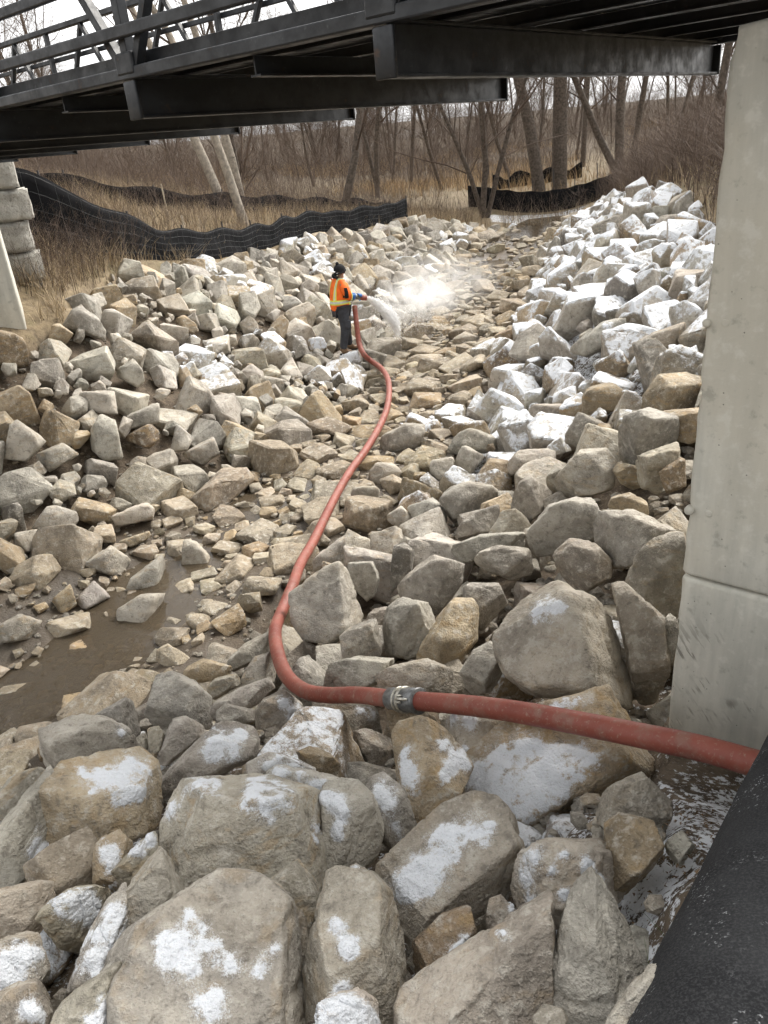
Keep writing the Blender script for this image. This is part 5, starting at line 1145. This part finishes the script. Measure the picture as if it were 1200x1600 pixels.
for o_, px, fk in FAR:
    w = 'behind the bridge railing' if px < 330 else 'between pale trunks and bent tree' if px < 530 else 'between bent tree and slim clump' if px < 745 else 'behind the twin trunks' if px < 930 else 'behind the brush near the wall'
    zt.setdefault(('forked' if fk else 'single-stemmed') + ' bare tree in the far wood ' + w, []).append((px, o_))
for lab, it in zt.items():
    it.sort(key=lambda q_: q_[0])
    for k, (px, o_) in enumerate(it): tag(o_, lab + (', ' + (ORD[k] if k < len(it)-1 else 'rightmost') if len(it) > 1 and (k < 20 or k == len(it)-1) else ''), 'tree', 'bare trees of the far wood')
print('trees', cnt)

# ------------------------------------------------------------------ grass, weeds and undergrowth
def blades(name, label, cat, x, y, h, wid, mat, seed, bend=.35, seglen=3, branch=0, kind='stuff', z0=None, parent=None):
    r = np.random.default_rng(seed); n = len(x); z = ground_z(x, y) if z0 is None else z0; p = np.stack([x, y, z-.03], 1)
    dirv = np.stack([r.normal(size=n)*.18, r.normal(size=n)*.18, np.ones(n)], 1); be = np.stack([r.normal(size=n), r.normal(size=n), np.zeros(n)], 1)*bend
    a = r.uniform(0, math.pi, n); sv = np.stack([np.cos(a), np.sin(a), np.zeros(n)], 1); Vs, Fs, Sh, mo = [], [], [], 0; sh = r.random(n)
    def strip(p, dirv, be, h, wid, sv, sh, k):
        nonlocal mo
        n = len(p); rows = []
        for j in range(k+1):
            f = j/k; c = p + dirv*(h*f)[:, None] + be*(h*f*f)[:, None]*.6; w = (wid*(1-.85*f))[:, None]; rows += [c-sv*w/2, c+sv*w/2]
        V = np.stack(rows, 1); m = 2*(k+1); base = (np.arange(n)*m)[:, None, None]
        f = np.array([(2*j, 2*j+1, 2*j+3, 2*j+2) for j in range(k)]); Vs.append(V.reshape(-1, 3)); Fs.append((f[None]+base).reshape(-1, 4)+mo); mo += n*m; Sh.append(np.repeat(sh, m)); return V
    V = strip(p, dirv, be, h, wid, sv, sh, seglen)
    for b in range(branch):
        f = r.uniform(.3, .9, n); q_ = p + dirv*(h*f)[:, None] + be*(h*f*f)[:, None]*.6; d2 = dirv*.7 + np.stack([r.normal(size=n), r.normal(size=n), r.normal(size=n)*.3], 1)*.75; a = r.uniform(0, math.pi, n); sv2 = np.stack([np.cos(a), np.sin(a), r.normal(size=n)*.3], 1)
        strip(q_, d2, be*.5, h*(1-f)*r.uniform(.5, 1.1, n)+.05, wid*.55, sv2, sh, 2)
    o = obj(name, np.concatenate(Vs), np.concatenate(Fs), M[mat], parent, True, {'shade': np.concatenate(Sh)}); tag(o, label, cat, kind=kind); return o
def scatter(n, x0, x1, y0, y1, seed, keep):
    r = np.random.default_rng(seed); x, y = r.uniform(x0, x1, n), r.uniform(y0, y1, n); k = keep(x, y) & in_view(x, y, S(x, y), 150); return x[k], y[k], r
out = lambda x, y: ~inpoly(x, y, RIPRAP)
def az_(x, y): return np.degrees(np.arctan2(x, y))
# weeds between the pier and the fence
def front(x, y):
    fx_ = np.interp(y, [p[1] for p in FB], [p[0] for p in FB]); j = fbm2(x, y, 1.4, 3)
    far = np.clip((y-16.2)/6, 0, 1)
    return out(x+.15+.25*j, y) & (x > fx_+.03-3*(y < 13.5)) & ~((np.abs(x-PX+.8) < .85) & (np.abs(y-PY-.3) < .65)) & (np.random.default_rng(2).random(len(x)) > far*.72)
x, y, r = scatter(90000, -8, 1.4, 11.5, 29.5, 31, front); print('weeds', len(x))
k = r.random(len(x)) < .8; x, y = x[k], y[k]; n = len(x)
blades('dry_grass', 'dry tan weeds in front of the long silt fence beside the pier', 'grass', x, y, r.uniform(.12, .5, n)*(1+.7*fbm2(x, y, 1.1)), r.uniform(.008, .018, n), 'grass', 32, .5, 3, 1)
n = 800; x = rng.uniform(-6.6, -4.3, n*3); y = rng.uniform(12.8, 16.4, n*3); k = out(x, y) & (x < -4.5+.25*(y-14.5)); x, y = x[k][:n], y[k][:n]; n = len(x)
blades('weed_stalks', 'tall brown branching weed stalks in front of the long fence', 'weeds', x, y, rng.uniform(.5, 1.15, n), rng.uniform(.006, .011, n), 'twig', 33, .35, 4, 5)
# slope behind the fence
def behind(x, y):
    fx_ = np.interp(y, [p[1] for p in FB]+[34, 37.5, 40], [p[0] for p in FB]+[3.9, 6.4, 6.0]); return (x < fx_-.12) & out(x, y)
x, y, r = scatter(200000, -14, 7, 13, 41, 34, behind); k = r.random(len(x)) < .5; x, y = x[k], y[k]; n = len(x); print('slope grass', n)
blades('dry_grass', 'dry tan grass covering the slope behind the long fence', 'grass', x, y, r.uniform(.15, .5, n)*(1+.9*fbm2(x, y, .6)), r.uniform(.008, .02, n), 'grass', 35, .5, 3, 0)
n = 5200; x, y, r = scatter(n*6, -12, 7, 14, 42, 36, behind); x, y = x[:n], y[:n]; n = len(x)
blades('weed_stalks', 'brown seed-head stalks on the slope behind the long fence', 'weeds', x, y, r.uniform(.6, 1.3, n), r.uniform(.008, .014, n), 'twig', 37, .3, 3, 4)
# tan meadow and undergrowth of the flood plain
x, y, r = scatter(160000, -30, 45, 38, 95, 38, lambda x, y: (y > 41.5) & (fbm2(x, y, .07, 3) > -.02)); k = r.random(len(x)) < .4; x, y = x[k], y[k]; n = len(x); print('meadow', n)
blades('meadow_grass', 'tan dead grass of the flood plain beyond the stream fence', 'grass', x, y, r.uniform(.35, .95, n), r.uniform(.015, .04, n), 'meadow', 39, .4, 2, 0)
x, y, r = scatter(90000, -60, 60, 30, 110, 40, lambda x, y: (fbm2(x, y, .08, 3) > -.15) & ((y > 43.5) | (x < -1.5)) & ~((x > -2) & (y < 43)) & ~((x > -9) & (y < 36)) & ~((x > 2) & (x < 18) & (y < 52) & (np.random.default_rng(1).random(len(x)) < .6))); x, y = x[:17000], y[:17000]; n = len(x); print('undergrowth', n)
blades('undergrowth', 'tangled bare undergrowth filling the far wood', 'undergrowth', x, y, r.uniform(.8, 2.8, n), r.uniform(.010, .024, n), 'twig', 41, .45, 3, 6)
x, y, r = scatter(60000, -70, 70, 52, 130, 50, lambda x, y: fbm2(x, y, .06, 3) > -.25); x, y = x[:7000], y[:7000]; n = len(x)
blades('thicket', 'tall leafless thicket on the rising ground of the far wood', 'thicket', x, y, r.uniform(2.0, 5.5, n), r.uniform(.014, .034, n), 'twig', 51, .4, 3, 7)
# brush on top of the snowy bank
x, y, r = scatter(40000, 6.0, 22, 11, 38, 42, lambda x, y: out(x, y) & (x > 5.2+.06*(y-11))); x, y = x[:9500], y[:9500]; n = len(x); print('brush', n)
blades('brush', 'dense brown leafless brush on top of the snowy bank', 'brush', x, y, r.uniform(.6, 2.0, n), r.uniform(.010, .022, n), 'twig', 43, .45, 3, 6)
x, y, r = scatter(30000, 6.0, 22, 11, 40, 44, lambda x, y: out(x, y) & (x > 5.2+.06*(y-11))); x, y = x[:9000], y[:9000]; n = len(x)
blades('dry_grass', 'brown dead grass under the brush on the snowy bank', 'grass', x, y, r.uniform(.2, .7, n), r.uniform(.01, .02, n), 'grass', 45, .5, 2, 0)
# leaf litter, tuft of green grass and dead stems near the fabric tube
n = 1100; x = rng.normal(.95, .28, n); y = rng.normal(1.7, .4, n); z = ground_z(x, y)+.012+rng.random(n)*.02; k = x > .55; x, y, z = x[k], y[k], z[k]; n = len(x)
blades('leaf_litter', 'dark crumbs of leaf litter on the snowy soil beside the fabric tube', 'litter', x, y, rng.uniform(.003, .009, n), rng.uniform(.008, .020, n), 'litter', 46, 1.0, 1, 0, z0=z+.03)
tc_ = hit(1020, 1500); n = 420; x = rng.normal(tc_[0], .045, n); y = rng.normal(tc_[1], .06, n)
o = blades('grass_tuft', 'small green grass tuft beside the fabric tube', 'grass', x, y, rng.uniform(.05, .14, n), rng.uniform(.003, .006, n), 'green', 47, .8, 3, 0, kind='thing')
tw_ = [at(482, 1598, 2.35), at(515, 1592, 2.33), at(545, 1590, 2.33), at(575, 1588, 2.34), at(585, 1578, 2.38), at(565, 1563, 2.42)]; V, F = sweep(spline(tw_, .01), .003, 6); mb = MB().add(V, F); V, F = sweep(spline([at(558, 1590, 2.33), at(550, 1578, 2.33), at(537, 1563, 2.36)], .01), .0025, 6); mb.add(V, F)
o = mb.build('fallen_twig', M['bark'], None, True, loc=tuple(at(530, 1592, 2.35))); tag(o, 'thin dark twig lying on the snow at the bottom edge', 'twig')
